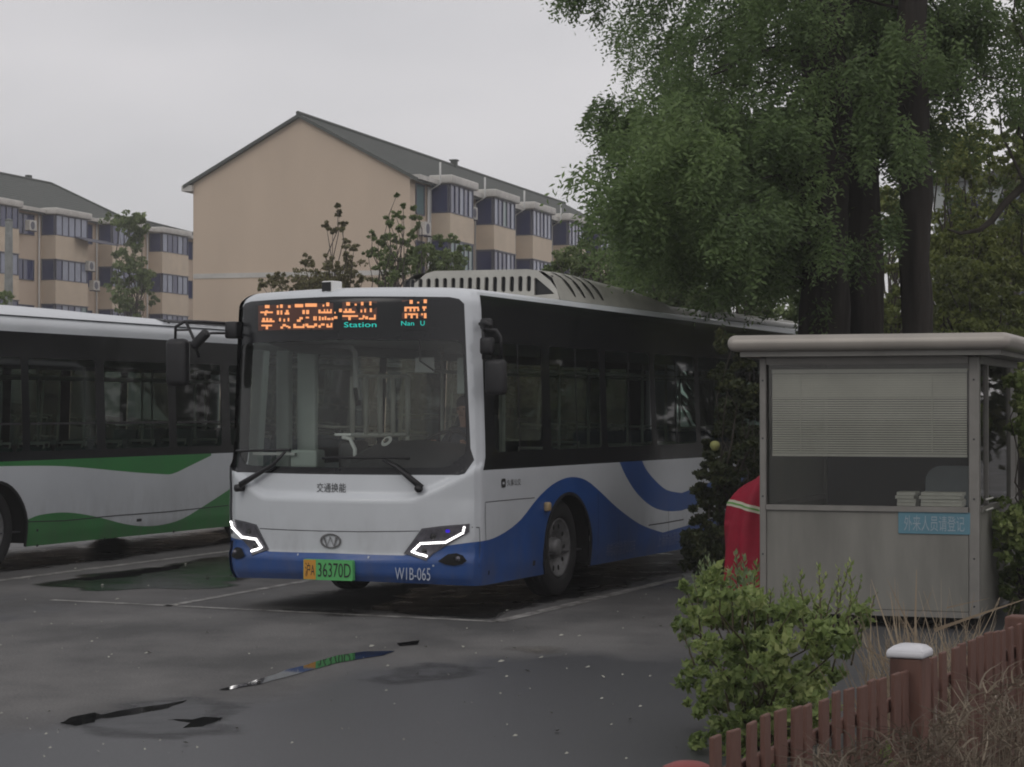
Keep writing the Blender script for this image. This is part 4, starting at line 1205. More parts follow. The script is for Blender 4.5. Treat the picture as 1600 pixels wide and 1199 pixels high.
# front plate with slots
face = [(px0-0.04, zr), (px0-0.01, zr+0.10), (px0+0.06, zr+0.19), (px0+0.20, 3.262), (px0+0.32, 3.278), (px1-0.40, 3.285), (px1-0.30, 3.26), (px1-0.12, 3.12), (px1+0.04, zr)]
face = [(-w, z) for w, z in face]
slots = []
for i in range(15):
    xc = -(px0+0.30+i*0.094)
    slots.append([(xc+0.026*math.cos(R(a)), (3.185 if a < 180 else 3.075)+0.026*math.sin(R(a))) for a in range(0, 360, 30)])
tri = [(-(px0+0.02), 3.02), (-(px0+0.06), 3.06), (-(px0+0.22), 3.19), (-(px0+0.24), 3.18), (-(px0+0.24), 3.01)]
slots.append(tri)
vo, tris, _ = fill(face, slots, step=0.05)
pf = MB(); pf.add([Vector((p.x, PT0, p.y)) for p in vo], tris)
for lp in slots:
    n_ = len(lp)
    pf.add([Vector((p[0], PT0, p[1])) for p in lp]+[Vector((p[0], PT0+0.03, p[1])) for p in lp], [(i, (i+1) % n_, n_+(i+1) % n_, n_+i) for i in range(n_)])
pf.build('slotted_panel', M['cream_plastic'], podo)
bk = MB(); bk.box((-px1+0.05, PT0+0.05, zr), (-px0-0.06, PT0+0.07, 3.21)); bk.build('pod_core', M['dash'], podo)
for i in range(4):               # curved slots on the flank
    t0 = PT0+0.22+i*0.27
    sl = MB()
    pts = []
    for j in range(7):
        q = j/6
        w = px0-0.012+0.05*(q**1.2)+0.14*q*q; z = zr+0.05+(podsec(t0)-zr-0.07)*(1-(1-q)**1.5)
        pts.append(loc(w-0.004, t0+0.26*(1-q)**1.3, z))
    v = []
    for j, p in enumerate(pts):
        hw = 0.034*(1-abs(j/6-0.45)*0.9)
        v += [p+Vector((0.006, -hw, 0)), p+Vector((0.006, hw, 0))]
    sl.add(v, [(2*j, 2*j+1, 2*j+3, 2*j+2) for j in range(6)])
    sl.build('vent_slot', M['matte_black'], podo)
a = MB(); a.rbox((-0.62, 8.2, zr-0.01), (-0.22, 11.2, zr+0.10), 0.04, 3); a.rbox((-BW+0.3, 7.2, zr-0.01), (-0.75, 11.2, zr+0.16), 0.06, 3)
a.build('battery_cover', M['cream_plastic'], blue_bus, smooth=True)
a = MB(); a.tube([loc(0.12, 6.7, zr+0.02), loc(0.12, 11.6, zr+0.02)], 0.035, 8); a.build('roof_rail', M['white_plastic'], blue_bus, smooth=True)
a = MB(); a.lathe([(0, 0.07), (0.03, 0.07), (0.05, 0.04), (0.055, 0)], 16, 'Z', (-0.9, 1.2, ZTOP+0.01)); a.build('antenna_dome', M['cream_plastic'], blue_bus, smooth=True)

# inside the cab ----
d = MB()
prof = [(0.12, 1.28), (0.16, 1.40), (0.30, 1.50), (0.48, 1.56), (0.60, 1.57), (0.68, 1.50), (0.70, 0.46), (0.12, 0.46)]
ws_ = [0.12, 0.35, 0.7, 1.05, 1.22, 1.32]
hf = [0.86, 0.97, 1.0, 0.99, 0.93, 0.82]
v = [loc(w, t-0.34*(1-(2*w/BW-1)**2), 0.46+(z-0.46)*h) for w, h in zip(ws_, hf) for t, z in prof]
n = len(prof)
d.add(v, [(i*n+k, i*n+(k+1) % n, (i+1)*n+(k+1) % n, (i+1)*n+k) for i in range(len(ws_)-1) for k in range(n)]+[tuple(range(n)), tuple(range((len(ws_)-1)*n+n-1, (len(ws_)-1)*n-1, -1))])
d.build('dashboard', M['dash'], blue_bus, smooth=False, auto=35)
d = MB(); d.box((-BW+0.12, 0.10, 0.46), (-1.33, 0.34, 1.30)); d.build('front_bulkhead', M['dash'], blue_bus)
# ring sticker on the dash, fare box, boxes, papers
c = loc(0.93, 0.02, 1.56)
d = MB()
n = 20
Mx = Matrix.Translation(c) @ Matrix.Rotation(R(-25), 4, 'Z') @ Matrix.Rotation(R(55), 4, 'X')
ro = [Mx @ Vector((0.07*math.cos(2*math.pi*i/n), 0.055*math.sin(2*math.pi*i/n), 0)) for i in range(n)]
ri = [Mx @ Vector((-0.012+0.036*math.cos(2*math.pi*i/n), 0.008+0.028*math.sin(2*math.pi*i/n), 0.001)) for i in range(n)]
d.add(ro+ri, [(i, (i+1) % n, n+(i+1) % n, n+i) for i in range(n)])
d.build('ring_sticker', M['white_plastic'], blue_bus)
d = MB()
d.rbox((-1.62, 0.36, 0.46), (-1.42, 0.66, 1.56), 0.05, 3)
fb = d.build('fare_box', M['black'], blue_bus, smooth=True)
d = MB(); d.tube([loc(1.415, 0.34, 1.28), loc(1.42, 0.34, 1.48), loc(1.47, 0.34, 1.575), loc(1.55, 0.34, 1.59)], 0.02, 6); d.build('edge_trim', M['white_plastic'], fb, smooth=True)
d = MB(); d.rbox((-1.66, 0.38, 1.60), (-1.48, 0.60, 1.625), 0.008); d.build('coin_tray', M['white_plastic'], fb)
d = MB(); d.rbox((-2.02, 0.18, 1.305), (-1.74, 0.36, 1.47), 0.02); d.build('storage_box', M['interior'], blue_bus)
d = MB(); d.box((-2.40, 0.14, 1.42), (-1.95, 0.20, 1.445)); d.build('shelf_strip', M['white_plastic'], blue_bus)
# driver's barrier of vertical bars, grab rails
for i, px in enumerate((551, 572, 594, 614, 637)):
    p0 = PLACE.inverted() @ at(px, 600, 21.7)
    q = MB(); q.tube([(p0.x, p0.y, 1.59), (p0.x, p0.y, 2.18)], 0.026, 8); q.build('barrier_bar', M['steel'], blue_bus, smooth=True)
a_, b_ = PLACE.inverted() @ at(551, 600, 21.7), PLACE.inverted() @ at(637, 600, 21.7)
q = MB(); q.tube([(a_.x, a_.y, 1.59), (b_.x, b_.y, 1.60)], 0.024, 8); q.tube([(a_.x, a_.y, 2.18), (b_.x, b_.y, 2.18)], 0.02, 8)
q.tube([(a_.x, a_.y, 0.46), (a_.x, a_.y, 1.60)], 0.02, 8); q.tube([(b_.x, b_.y, 0.46), (b_.x, b_.y, 1.60)], 0.02, 8)
q.build('barrier_frame', M['steel'], blue_bus, smooth=True)
P = lambda px, py, y: PLACE.inverted() @ at(px, py, y)
q = MB(); q.tube([P(502, 541, 21.6), P(538, 541, 21.4), P(549, 543, 21.35), P(555, 551, 21.3), P(556, 600, 21.3), P(560, 625, 21.3)], 0.026, 8)
q.build('grab_rail', M['white_plastic'], blue_bus, smooth=True)
q = MB(); q.tube([P(556, 606, 21.3), P(560, 634, 21.3)], 0.03, 8); q.build('strap_handle', M['black'], blue_bus, smooth=True)
q = MB(); q.tube([P(510, 668, 22.5), P(570, 668, 22.4)], 0.017, 6); q.build('grab_rail', M['steel'], blue_bus, smooth=True)
# light door pillars seen at the left of the windshield
for px, wd in ((392, 0.13), (480, 0.10), (410, 0.05)):
    p0 = P(px, 640, 21.3)
    q = MB(); q.rbox((max(p0.x-wd, -BW+0.11), p0.y-0.03, 0.5), (max(p0.x, -BW+0.13)+wd, p0.y+0.05, 2.42), 0.02); q.build('door_pillar', M['interior'], blue_bus)
# interior mirror panel, sun visor box, hanging notice
q = MB(); p0 = P(663, 571, 20.6); q.rbox((p0.x-0.10, p0.y, p0.z-0.07), (p0.x+0.10, p0.y+0.02, p0.z+0.075), 0.006)
im = q.build('interior_mirror', M['white_plastic'], blue_bus)
q = MB(); q.tube([(p0.x-0.04, p0.y-0.01, p0.z+0.30), (p0.x-0.04, p0.y-0.012, p0.z+0.04), (p0.x+0.105, p0.y-0.014, p0.z-0.05)], 0.008, 6); q.build('bracket', M['black'], im)
q = MB(); p0 = P(722, 587, 20.2); q.rbox((p0.x-0.055, p0.y, p0.z-0.17), (p0.x+0.035, p0.y+0.03, p0.z+0.17), 0.01); q.build('visor_box', M['interior'], blue_bus)
q = MB(); p0 = P(389, 558, 20.9); q.add([(p0.x-0.03, p0.y, p0.z+0.05), (p0.x+0.03, p0.y, p0.z+0.05), (p0.x+0.03, p0.y, p0.z-0.02), (p0.x-0.03, p0.y, p0.z-0.09)], [(0, 3, 2, 1)]); q.build('notice', M['white_plastic'], blue_bus)
# steering wheel and driver's seat
q = MB()
Mx = Matrix.Translation(loc(0.68, 0.72, 1.50)) @ Matrix.Rotation(R(38), 4, 'X')
n = 28
q.tube([Mx @ Vector((0.235*math.cos(2*math.pi*i/n), 0.235*math.sin(2*math.pi*i/n), 0)) for i in range(n+1)], 0.017, 8, caps=False)
for a_ in (90, 210, 330): q.tube([Mx @ Vector((0, 0, -0.03)), Mx @ Vector((0.23*math.cos(R(a_)), 0.23*math.sin(R(a_)), 0))], 0.013, 6)
q.tube([Mx @ Vector((0, 0, -0.35)), Mx @ Vector((0, 0, 0.0))], 0.035, 8)
q.build('steering_wheel', M['black'], blue_bus, smooth=True)
q = MB(); q.rbox((-0.90, 1.05, 0.95), (-0.46, 1.50, 1.07), 0.04, 3); q.rbox((-0.90, 1.44, 1.03), (-0.46, 1.56, 1.80), 0.05, 3); q.rbox((-0.80, 1.46, 1.80), (-0.56, 1.54, 2.0), 0.04, 3); q.box((-0.85, 1.1, 0.44), (-0.5, 1.45, 0.95))
q.build('driver_seat', M['dash'], blue_bus, smooth=True)

# ---------------------------------------------------------------- the driver
def skin_body(name, joints, bones, mat, parent, sub=2):
    me = bpy.data.meshes.new(name)
    keys = list(joints)
    me.from_pydata([joints[k][0] for k in keys], [(keys.index(a), keys.index(b)) for a, b in bones], [])
    me.materials.append(mat)
    o = bpy.data.objects.new(name, me); link(o, parent)
    md = o.modifiers.new("skin", 'SKIN')
    sv = me.skin_vertices[0].data
    for i, k in enumerate(keys):
        r_ = joints[k][1]
        sv[i].radius = r_ if isinstance(r_, tuple) else (r_, r_)
    sv[0].use_root = True
    md.use_smooth_shade = True
    sb = o.modifiers.new("sub", 'SUBSURF'); sb.levels = sub; sb.render_levels = sub
    return o
drv = empty('person', PLACE @ loc(0.68, 1.22, 1.07), BUS_RZ, "driver in dark jacket seated at the wheel of the blue and white bus", "person")
J = {'pelvis': ((0, 0, 0.10), (0.15, 0.12)), 'waist': ((0, 0.04, 0.28), (0.14, 0.11)), 'chest': ((0, 0.05, 0.46), (0.17, 0.12)), 'neck0': ((0, 0.03, 0.60), 0.07), 'neck': ((0, 0.0, 0.66), 0.055),
     'head': ((0, -0.02, 0.76), (0.078, 0.095)), 'crown': ((0, -0.01, 0.85), (0.068, 0.08)),
     'shl': ((-0.17, 0.05, 0.55), 0.065), 'ell': ((-0.24, -0.08, 0.32), 0.045), 'wrl': ((-0.17, -0.32, 0.42), 0.030), 'hal': ((-0.16, -0.40, 0.46), 0.034),
     'shr': ((0.17, 0.05, 0.55), 0.065), 'elr': ((0.25, -0.08, 0.32), 0.045), 'wrr': ((0.18, -0.32, 0.42), 0.030), 'har': ((0.17, -0.40, 0.46), 0.034),
     'knl': ((-0.12, -0.42, 0.12), 0.075), 'anl': ((-0.12, -0.46, -0.50), 0.05), 'tol': ((-0.12, -0.60, -0.57), 0.045),
     'knr': ((0.12, -0.42, 0.12), 0.075), 'anr': ((0.12, -0.46, -0.50), 0.05), 'tor': ((0.12, -0.60, -0.57), 0.045), 'hil': ((-0.10, -0.06, 0.08), 0.09), 'hir': ((0.10, -0.06, 0.08), 0.09)}
B = [('pelvis', 'waist'), ('waist', 'chest'), ('chest', 'neck0'), ('neck0', 'neck'), ('neck', 'head'), ('head', 'crown'), ('chest', 'shl'), ('shl', 'ell'), ('ell', 'wrl'), ('wrl', 'hal'), ('chest', 'shr'), ('shr', 'elr'), ('elr', 'wrr'), ('wrr', 'har'),
     ('pelvis', 'hil'), ('hil', 'knl'), ('knl', 'anl'), ('anl', 'tol'), ('pelvis', 'hir'), ('hir', 'knr'), ('knr', 'anr'), ('anr', 'tor')]
for s_, sg in (('l', -1), ('r', 1)):               # four fingers and a thumb closing on the wheel rim
    hx, hy, hz = J['ha'+s_][0]
    for i in range(4):
        a0, a1 = 'f%d%s' % (i, s_), 'g%d%s' % (i, s_)
        J[a0] = ((hx-sg*0.004, hy-0.035+0.004*i, hz+0.028-0.018*i), 0.009); J[a1] = ((hx-sg*0.03, hy-0.045+0.004*i, hz+0.022-0.018*i), 0.008)
        B += [('ha'+s_, a0), (a0, a1)]
    J['t'+s_] = ((hx-sg*0.035, hy-0.005, hz+0.03), 0.010); B.append(('ha'+s_, 't'+s_))
body_o = skin_body('body', J, B, M['skin'], drv)
jk = {k: (J[k][0], tuple(c*1.16 for c in (J[k][1] if isinstance(J[k][1], tuple) else (J[k][1],)*2))) for k in ('pelvis', 'waist', 'chest', 'neck0', 'shl', 'ell', 'wrl', 'shr', 'elr', 'wrr')}
skin_body('jacket', jk, [b_ for b_ in B if b_[0] in jk and b_[1] in jk], M['jacket'], drv)
tr = {k: (J[k][0], tuple(c*1.14 for c in (J[k][1] if isinstance(J[k][1], tuple) else (J[k][1],)*2))) for k in ('pelvis', 'hil', 'knl', 'anl', 'hir', 'knr', 'anr')}
skin_body('trousers', tr, [b_ for b_ in B if b_[0] in tr and b_[1] in tr], M['jacket'], drv)
hr = MB()
for i in range(7):
    el = R(10+i*13)
    pass
prof = [(0.80, 0.088), (0.84, 0.090), (0.87, 0.083), (0.90, 0.062), (0.915, 0.03), (0.92, 0.0)]
hr.lathe(prof, 20, 'Z', (0, 0.004, 0.0)); hr.build('hair', M['hair'], drv, smooth=True)
ft = MB()
ft.tube([(0, -0.112, 0.775), (0, -0.132, 0.752), (0, -0.112, 0.745)], [0.008, 0.012, 0.008], 6)
for sx in (-1, 1):
    ft.rbox((sx*0.078-0.010, -0.02, 0.745), (sx*0.078+0.010, 0.02, 0.80), 0.008, M=None)
ft.build('nose_and_ears', M['skin'], drv, smooth=True)
ey = MB()
for sx in (-0.03, 0.03): ey.lathe([(0, 0.009), (-0.004, 0.006), (-0.006, 0)], 8, 'Y', (sx, -0.108, 0.785))
ey.box((-0.022, -0.112, 0.722), (0.022, -0.105, 0.727)); ey.build('eyes_and_mouth', M['hair'], drv)

# ---------------------------------------------------------------- the green and white bus
G_RZ = -R(22.0)
gd = Vector((math.sin(R(22.0)), math.cos(R(22.0)), 0))
G_LOC = Vector((-5.80, 24.7, 0))-gd*2.45
GPL = Matrix.Translation(G_LOC) @ Matrix.Rotation(G_RZ, 4, 'Z')
green_bus = empty('green_bus', G_LOC, G_RZ, "white bus with green waves parked at the left behind the blue bus", "bus")
def gpx(*pts): return [uz_from_px(x, y, GPL, (4.0, 1.2)) for x, y in pts]
GW = 2.35
gz0 = gpx((180, 714))[0][1]; gz1 = gpx((180, 527))[0][1]
low = smooth_line(gpx((44, 812), (62, 805), (95, 801), (125, 803), (160, 810), (195, 819), (225, 822.5), (255, 820), (285, 811), (320, 790), (357, 766)), 3)
low = [(2.0, low[0][1])]+low+[(9.5, 1.35), (11, 1.1), (BL, 0.9)]
up = smooth_line(gpx((-60, 730), (60, 728), (120, 730), (200, 737.5), (250, 741), (270, 740.5), (295, 729), (330, 712)), 3)
upper = [(0.3, 1.32)]+up+[(up[-1][0], 1.45), (0.3, 1.45)]
lower = low+[(BL, 0.2), (2.0, 0.2)]
frontg = [(-BW-BL-0.1, 0.9), (-BW, 0.9), (-BW/2, 0.62), (0, 0.8), (2.0, low[0][1]), (2.0, 0.2), (-BW-BL-0.1, 0.2)]
gband = [(0.11, gz0-0.01), (BL-0.3, gz0), (BL-0.3, gz1), (0.11, gz1)]
gband_far = [(-BW-BL+0.3, gz0), (-BW-0.11, gz0), (-BW-0.11, gz1), (-BW-BL+0.3, gz1)]
gp = [(0.3, 1.6)]
divs = [gpx((x, 640))[0][0] for x in (-10, 34, 46, 150, 164, 263, 275, 345)]
gp = [(0.25, 1.0), (1.1, divs[1]), (divs[2], divs[3]), (divs[4], divs[5]), (divs[6], divs[7])]
e_ = divs[7]+0.25
while e_+1.3 < BL-0.4: gp.append((e_, e_+1.3)); e_ += 1.5
gpanes = [rect(a, gz0+0.10, b, gz1-0.30, 0.05) for a, b in gp]
gfar = [rect(-BW-b, gz0+0.10, -BW-a, gz1-0.30, 0.05) for a, b in gp]
mask2 = mask_area
garch = [(u, arch(u, 0.46, 0.60, 0.56, 0.262)) for u in (GW, 8.5, -BW-GW, -BW-8.5)]
bus_body(green_bus, [(frontg, 1), (lower, 1), (upper, 1), (gband, 2), (gband_far, 2), (mask2, 2)], gpanes+gfar+[ws_area, rear_win], [M['bus_white'], M['bus_green'], M['bus_black']], garch)
patch('windshield', ws_area, M['glass_front'], green_bus, off=-0.006)
for p in gpanes+gfar: patch('side_window', p, M['glass_side'], green_bus, off=-0.006, step=0.25)
patch('rear_window', rear_win, M['glass_side'], green_bus, off=-0.006, step=0.25)
bus_common(green_bus, SEAT_B, GW, 8.5)
for u in (GW, 8.5):
    patch('wheel_arch_lip', strip_uz([(u+0.61*math.cos(R(a)), 0.46+0.57*math.sin(R(a))) for a in range(-20, 201, 10)], 0.03), M['black'], green_bus, off=0.012, thick=0.02)
sline = gpx((44, 815.5), (100, 814), (180, 806), (260, 800), (357, 790))
patch('panel_seam', strip_uz(sline, 0.012), M['seam'], green_bus, off=0.003, step=0.3)
for px, py in ((58, 854), (163, 843), (271, 831), (58, 829)):
    u, z = gpx((px, py))[0]; patch('panel_lock', rect(u-0.02, z-0.015, u+0.02, z+0.015, 0.008, 2), M['seam'], green_bus, off=0.004)
u, z = gpx((217, 813))[0]; patch('charge_flap', rect(u-0.06, z-0.018, u+0.06, z+0.018, 0.008, 2), M['seam'], green_bus, off=0.004)
for a, b in gp: patch('window_rail', strip_uz([(a+0.02, gz0+0.42), (b-0.02, gz0+0.42)], 0.025), M['black'], green_bus, off=0.0, step=0.3)
# roof: long white cover, sloping shoulders
gpod = MB(); secs = []
for t, zt, wi in ((1.6, 2.97, 0.35), (2.2, 3.04, 0.40), (3.2, 3.085, 0.45), (4.2, 3.08, 0.45), (4.9, 3.06, 0.4), (6.0, 3.05, 0.4), (8.0, 3.03, 0.4), (8.7, 2.97, 0.4)):
    secs.append([loc(w, t, z) for w, z in ((0.10, ZTOP-0.01), (0.16, ZTOP+0.02), (wi, zt-0.01), (wi+0.15, zt), (BW-wi-0.15, zt), (BW-wi, zt-0.01), (BW-0.16, ZTOP+0.02), (BW-0.10, ZTOP-0.01))])
n = len(secs[0])
gpod.add([p for s_ in secs for p in s_], [(i*n+k, i*n+k+1, (i+1)*n+k+1, (i+1)*n+k) for i in range(len(secs)-1) for k in range(n-1)])
gpod.add(secs[0], [tuple(range(n-1, -1, -1))]); gpod.add(secs[-1], [tuple(range(n))])
gpod.build('roof_cover', M['bus_white'], green_bus, auto=30)
q = MB()
for i in range(9):
    y = 6.4+i*0.22; q.tube([loc(0.18, y, ZTOP+0.05), loc(0.75, y+0.1, ZTOP+0.11)], 0.014, 5)
q.tube([loc(0.18, 6.3, ZTOP+0.05), loc(0.18, 8.4, ZTOP+0.05)], 0.018, 6); q.tube([loc(0.18, 6.4, ZTOP-0.02), loc(0.18, 6.4, ZTOP+0.05)], 0.018, 6)
q.tube([loc(0.18, 8.2, ZTOP-0.02), loc(0.18, 8.2, ZTOP+0.05)], 0.018, 6)
q.build('roof_grille', M['black'], green_bus)
# ---------------------------------------------------------------- air conditioners on the far walls
def ac_unit(P0, rz, label):
    r_ = empty('air_conditioner', P0, rz, label, 'air conditioner', 'air conditioners on the apartment walls')
    q = MB(); q.rbox((0.0, -0.42, 0.0), (0.34, 0.42, 0.62), 0.03); q.build('casing', M['white_trim'], r_)
    q = MB(); q.lathe([(0.345, 0.24), (0.352, 0.24), (0.352, 0.0)], 16, 'X', (0, -0.08, 0.31)); q.build('fan_grille', M['win_frame'], r_)
    q = MB(); q.box((0.0, -0.35, -0.05), (0.4, -0.3, 0.0)); q.box((0.0, 0.3, -0.05), (0.4, 0.35, 0.0)); q.build('bracket', M['win_frame'], r_)
    return r_
Mm = Matrix.Translation(mid_o) @ Matrix.Rotation(BRZ, 4, 'Z'); Ml = Matrix.Translation(left_o) @ Matrix.Rotation(BRZ, 4, 'Z')
ac_unit(Mm @ Vector((0.08, 1.4, 9.95)), BRZ, "air conditioner under the stair window near the blank gable corner")
ac_unit(Mm @ Vector((0.05, 8.6, 11.3)), BRZ, "air conditioner high between the first and second bays right of the gable")
ac_unit(Ml @ Vector((0.9, 4.2, 12.6-2.1)), BRZ, "air conditioner above the small awning on the left apartment block")
ac_unit(Ml @ Vector((0.6, 5.4, 9.35)), BRZ, "pale air conditioner low on the left apartment block wall beside a balcony")
ac_unit(Ml @ Vector((0.6, -2.6, 12.5)), BRZ, "air conditioner high on the left block near the utility pole")
aw = MB(); aw.add([(1.0, 2.4, 12.55), (1.9, 2.4, 12.25), (1.9, 6.6, 12.25), (1.0, 6.6, 12.55), (1.0, 2.4, 12.5), (1.9, 2.4, 12.2), (1.9, 6.6, 12.2), (1.0, 6.6, 12.5)],
                  [(0, 1, 2, 3), (7, 6, 5, 4), (1, 5, 6, 2), (0, 4, 5, 1), (3, 2, 6, 7), (0, 3, 7, 4)])
aw.build('awning', M['win_frame'], left)

# ---------------------------------------------------------------- utility pole
M['concrete'] = pmat('concrete', (0.22, 0.23, 0.22), 0.85, var=0.3, vscale=6)
p0 = at(13, 640, 70)
up_o = empty('utility_pole', (p0.x, 70, 0), 0, "slim grey concrete pole in front of the left apartment block at the picture edge", 'pole')
q = MB(); q.tube([(0, 0, 0), (0, 0, 7.9)], [0.19, 0.12], 12); q.build('shaft', M['concrete'], up_o, smooth=True)
q = MB(); q.lathe([(7.9, 0.12), (7.96, 0.13), (8.0, 0.0)], 12, 'Z'); q.build('cap', M['concrete'], up_o)

# ---------------------------------------------------------------- guard booth
KRZ = -R(20.0)
KOY = 18.2
K0 = Vector(((1530-800)/FPX*KOY, KOY, 0))          # near right corner of the front face
KW, KD = 1.88, 2.6
M['booth_panel'] = pmat('brushed_steel_panel', (0.235, 0.23, 0.205), 0.42, metal=0.2, var=0.3, vscale=3.5, stretch=(1, 1, 0.22), rvar=0.2)
M['booth_frame'] = pmat('booth_frame_steel', (0.25, 0.24, 0.22), 0.4, metal=0.35, var=0.2, vscale=4)
M['booth_roof'] = pmat('booth_roof_steel', (0.40, 0.37, 0.33), 0.4, metal=0.2, var=0.15, vscale=2)
M['booth_glass'] = glassmat('booth_glass', (0.95, 0.955, 0.93), 0.02, 1.0, dirt=0.012)
M['blind'] = pmat('blind_slat', (0.78, 0.77, 0.72), 0.6, var=0.15, vscale=2)
M['sign_blue'] = pmat('sign_pale_blue', (0.11, 0.24, 0.30), 0.5, var=0.12)
M['sign_text'] = pmat('sign_faded_text', (0.30, 0.37, 0.42), 0.6)
booth = empty('guard_booth', K0, KRZ, "small steel guard booth with half-lowered blind and pale blue notice strip", 'booth')
# local: x from -KW (left) to 0 (right), y from 0 (front) to KD (back)
z0b, zsill, zwt, zt = 0.10, 1.03, 2.235, 2.30
for x0, x1, y0, y1 in ((-KW, -KW+0.06, 0, 0.06), (-0.09, 0.0, 0, 0.09), (-KW, -KW+0.06, KD-0.06, KD), (-0.06, 0.0, KD-0.06, KD)):
    fr = MB(); fr.rbox((x0, y0, z0b), (x1, y1, zt), 0.012); fr.build('post', M['booth_frame'], booth)
for lo, hi in (((-KW+0.062, 0.0, zwt), (-0.092, 0.05, zt)), ((-KW+0.062, -0.012, zsill-0.045), (-0.092, 0.05, zsill)), ((-KW+0.062, 0.005, z0b), (-0.092, 0.045, z0b+0.05)),
               ((-KW+0.062, KD-0.05, zwt), (-0.062, KD, zt)), ((-0.05, 0.092, zwt), (0.0, KD-0.062, zt)), ((-0.05, 0.092, zsill-0.045), (0.012, KD-0.062, zsill)), ((-KW, 0.062, zwt), (-KW+0.05, KD-0.062, zt)), ((-KW, 0.062, zsill-0.045), (-KW+0.05, KD-0.062, zsill))):
    q = MB(); q.box(lo, hi); q.build('cross_rail', M['booth_frame'], booth)
q = MB(); q.rbox((-KW+0.062, 0.012, z0b+0.052), (-0.092, 0.035, zsill-0.047), 0.004); q.build('front_panel', M['booth_panel'], booth)
q = MB(); q.rbox((-0.035, 0.092, z0b), (-0.012, KD-0.062, zsill-0.047), 0.004); q.build('side_panel', M['booth_panel'], booth)
q = MB(); q.rbox((-KW+0.012, 0.062, z0b), (-KW+0.035, KD-0.062, zsill-0.047), 0.004); q.build('side_panel', M['booth_panel'], booth)
q = MB(); q.rbox((-KW+0.062, KD-0.035, z0b), (-0.062, KD-0.012, zwt-0.01), 0.004); q.build('back_panel', M['dash'], booth)
q = MB(); q.box((-KW+0.08, 0.022, zsill+0.002), (-0.095, 0.028, zwt-0.002)); q.build('front_window', M['booth_glass'], booth)
q = MB(); q.box((-0.030, 0.62, zsill+0.002), (-0.024, KD-0.5, zwt-0.002)); q.build('side_window', M['booth_glass'], booth)
q = MB(); q.box((-0.030, 0.094, zsill+0.002), (-0.024, 0.555, zwt-0.002)); q.build('side_window', M['booth_glass'], booth)
q = MB(); q.box((-KW+0.020, 0.065, zsill+0.002), (-KW+0.034, KD-0.065, zwt-0.002)); q.build('upper_side_panel', M['booth_panel'], booth)
for lo, hi in (((-0.05, 0.56, zsill+0.002), (-0.005, 0.615, zwt-0.002)), ((-0.05, KD-0.495, zsill+0.002), (-0.005, KD-0.45, zwt-0.002)), ((-0.045, KD-0.449, zsill), (-0.015, KD-0.064, zwt-0.002))):
    q = MB(); q.box(lo, hi); q.build('side_mullion', M['booth_frame'], booth)
q = MB(); q.tube([(0.03, 0.2, 1.09), (0.03, 0.6, 1.09)], 0.008, 6); q.tube([(0.03, 0.2, 1.0), (0.03, 0.6, 1.0)], 0.008, 6); q.build('sill_rail', M['steel'], booth)
q = MB(); q.box((-KW+0.05, 0.05, z0b+0.002), (-0.05, KD-0.05, z0b+0.04)); q.build('floor_panel', M['interior_floor'], booth)
for x in (-KW+0.12, -0.3):
    q = MB(); q.box((x-0.04, 0.08, 0), (x+0.04, KD-0.1, z0b+0.001)); q.build('skid', M['matte_black'], booth)
q = MB(); q.box((-KW+0.17, 0.28, 0.015), (-0.35, 0.36, z0b)); q.build('cross_beam', M['matte_black'], booth)
rf = MB(); rf.rbox((-KW-0.22, -0.30, zt+0.045), (0.30, KD+0.3, zt+0.185), 0.068, 5)
rf.build('roof', M['booth_roof'], booth, smooth=True)
q = MB(); q.box((-KW-0.12, -0.20, zt+0.002), (0.20, KD+0.2, zt+0.05)); q.build('soffit', M['booth_frame'], booth)
q = MB()
for x in (-KW+0.03, -0.045):
    for z in (0.2, 0.6, 1.1, 1.6, 2.1): q.lathe([(-0.006, 0.0), (-0.005, 0.008), (0.002, 0.009)], 8, 'Y', (x, 0, z))
q.build('screw', M['seam'], booth)["kind"] = "stuff"
# desk inside
q = MB(); q.box((-KW+0.07, 0.08, zsill-0.10), (-0.1, 0.55, zsill-0.06)); q.build('desk', M['interior'], booth)
# blind: slats hanging in rows (each under 4 px in the photograph)
b_ = MB(); zb_, ztb = 1.475, 2.16
nsl = 34
for i in range(nsl):
    z = zb_+(ztb-zb_)*(i+0.5)/nsl
    tl = 0.010 if i < 24 else 0.013
    b_.add([(-KW+0.10, 0.062, z-tl), (-0.11, 0.062, z-tl), (-0.11, 0.072, z+tl*0.5), (-KW+0.10, 0.072, z+tl*0.5)], [(0, 1, 2, 3)])
b_.box((-KW+0.10, 0.058, zb_-0.028), (-0.11, 0.074, zb_-0.004)); b_.box((-KW+0.10, 0.05, ztb), (-0.11, 0.085, ztb+0.035))
for x in (-KW+0.35, -0.4): b_.box((x-0.004, 0.056, zb_), (x+0.004, 0.060, ztb))
bo = b_.build('window_blind', M['blind'], booth); bo["kind"] = "stuff"
# notice strip with its seven characters
def kx(px): 
    k = (px-800)/FPX
    # x on the front plane: K0 + x*(cos,sin)
    cx, sx = math.cos(KRZ), math.sin(KRZ)
    return (k*K0.y-K0.x)/(cx-k*sx)
x0, x1 = kx(1403), kx(1516)
q = MB(); q.rbox((x0, -0.0, 0.80), (x1, 0.010, 0.985), 0.003); sg = q.build('notice_strip', M['sign_blue'], booth)
vs, fs = fit_text("外来人员请登记", x0+0.05, 0.825, x1-0.05, 0.955)
q = MB(); q.add([(a, -0.004, b) for a, b in vs], fs); q.build('notice_lettering', M['sign_text'], sg)

KM = Matrix.Translation(K0) @ Matrix.Rotation(KRZ, 4, 'Z')
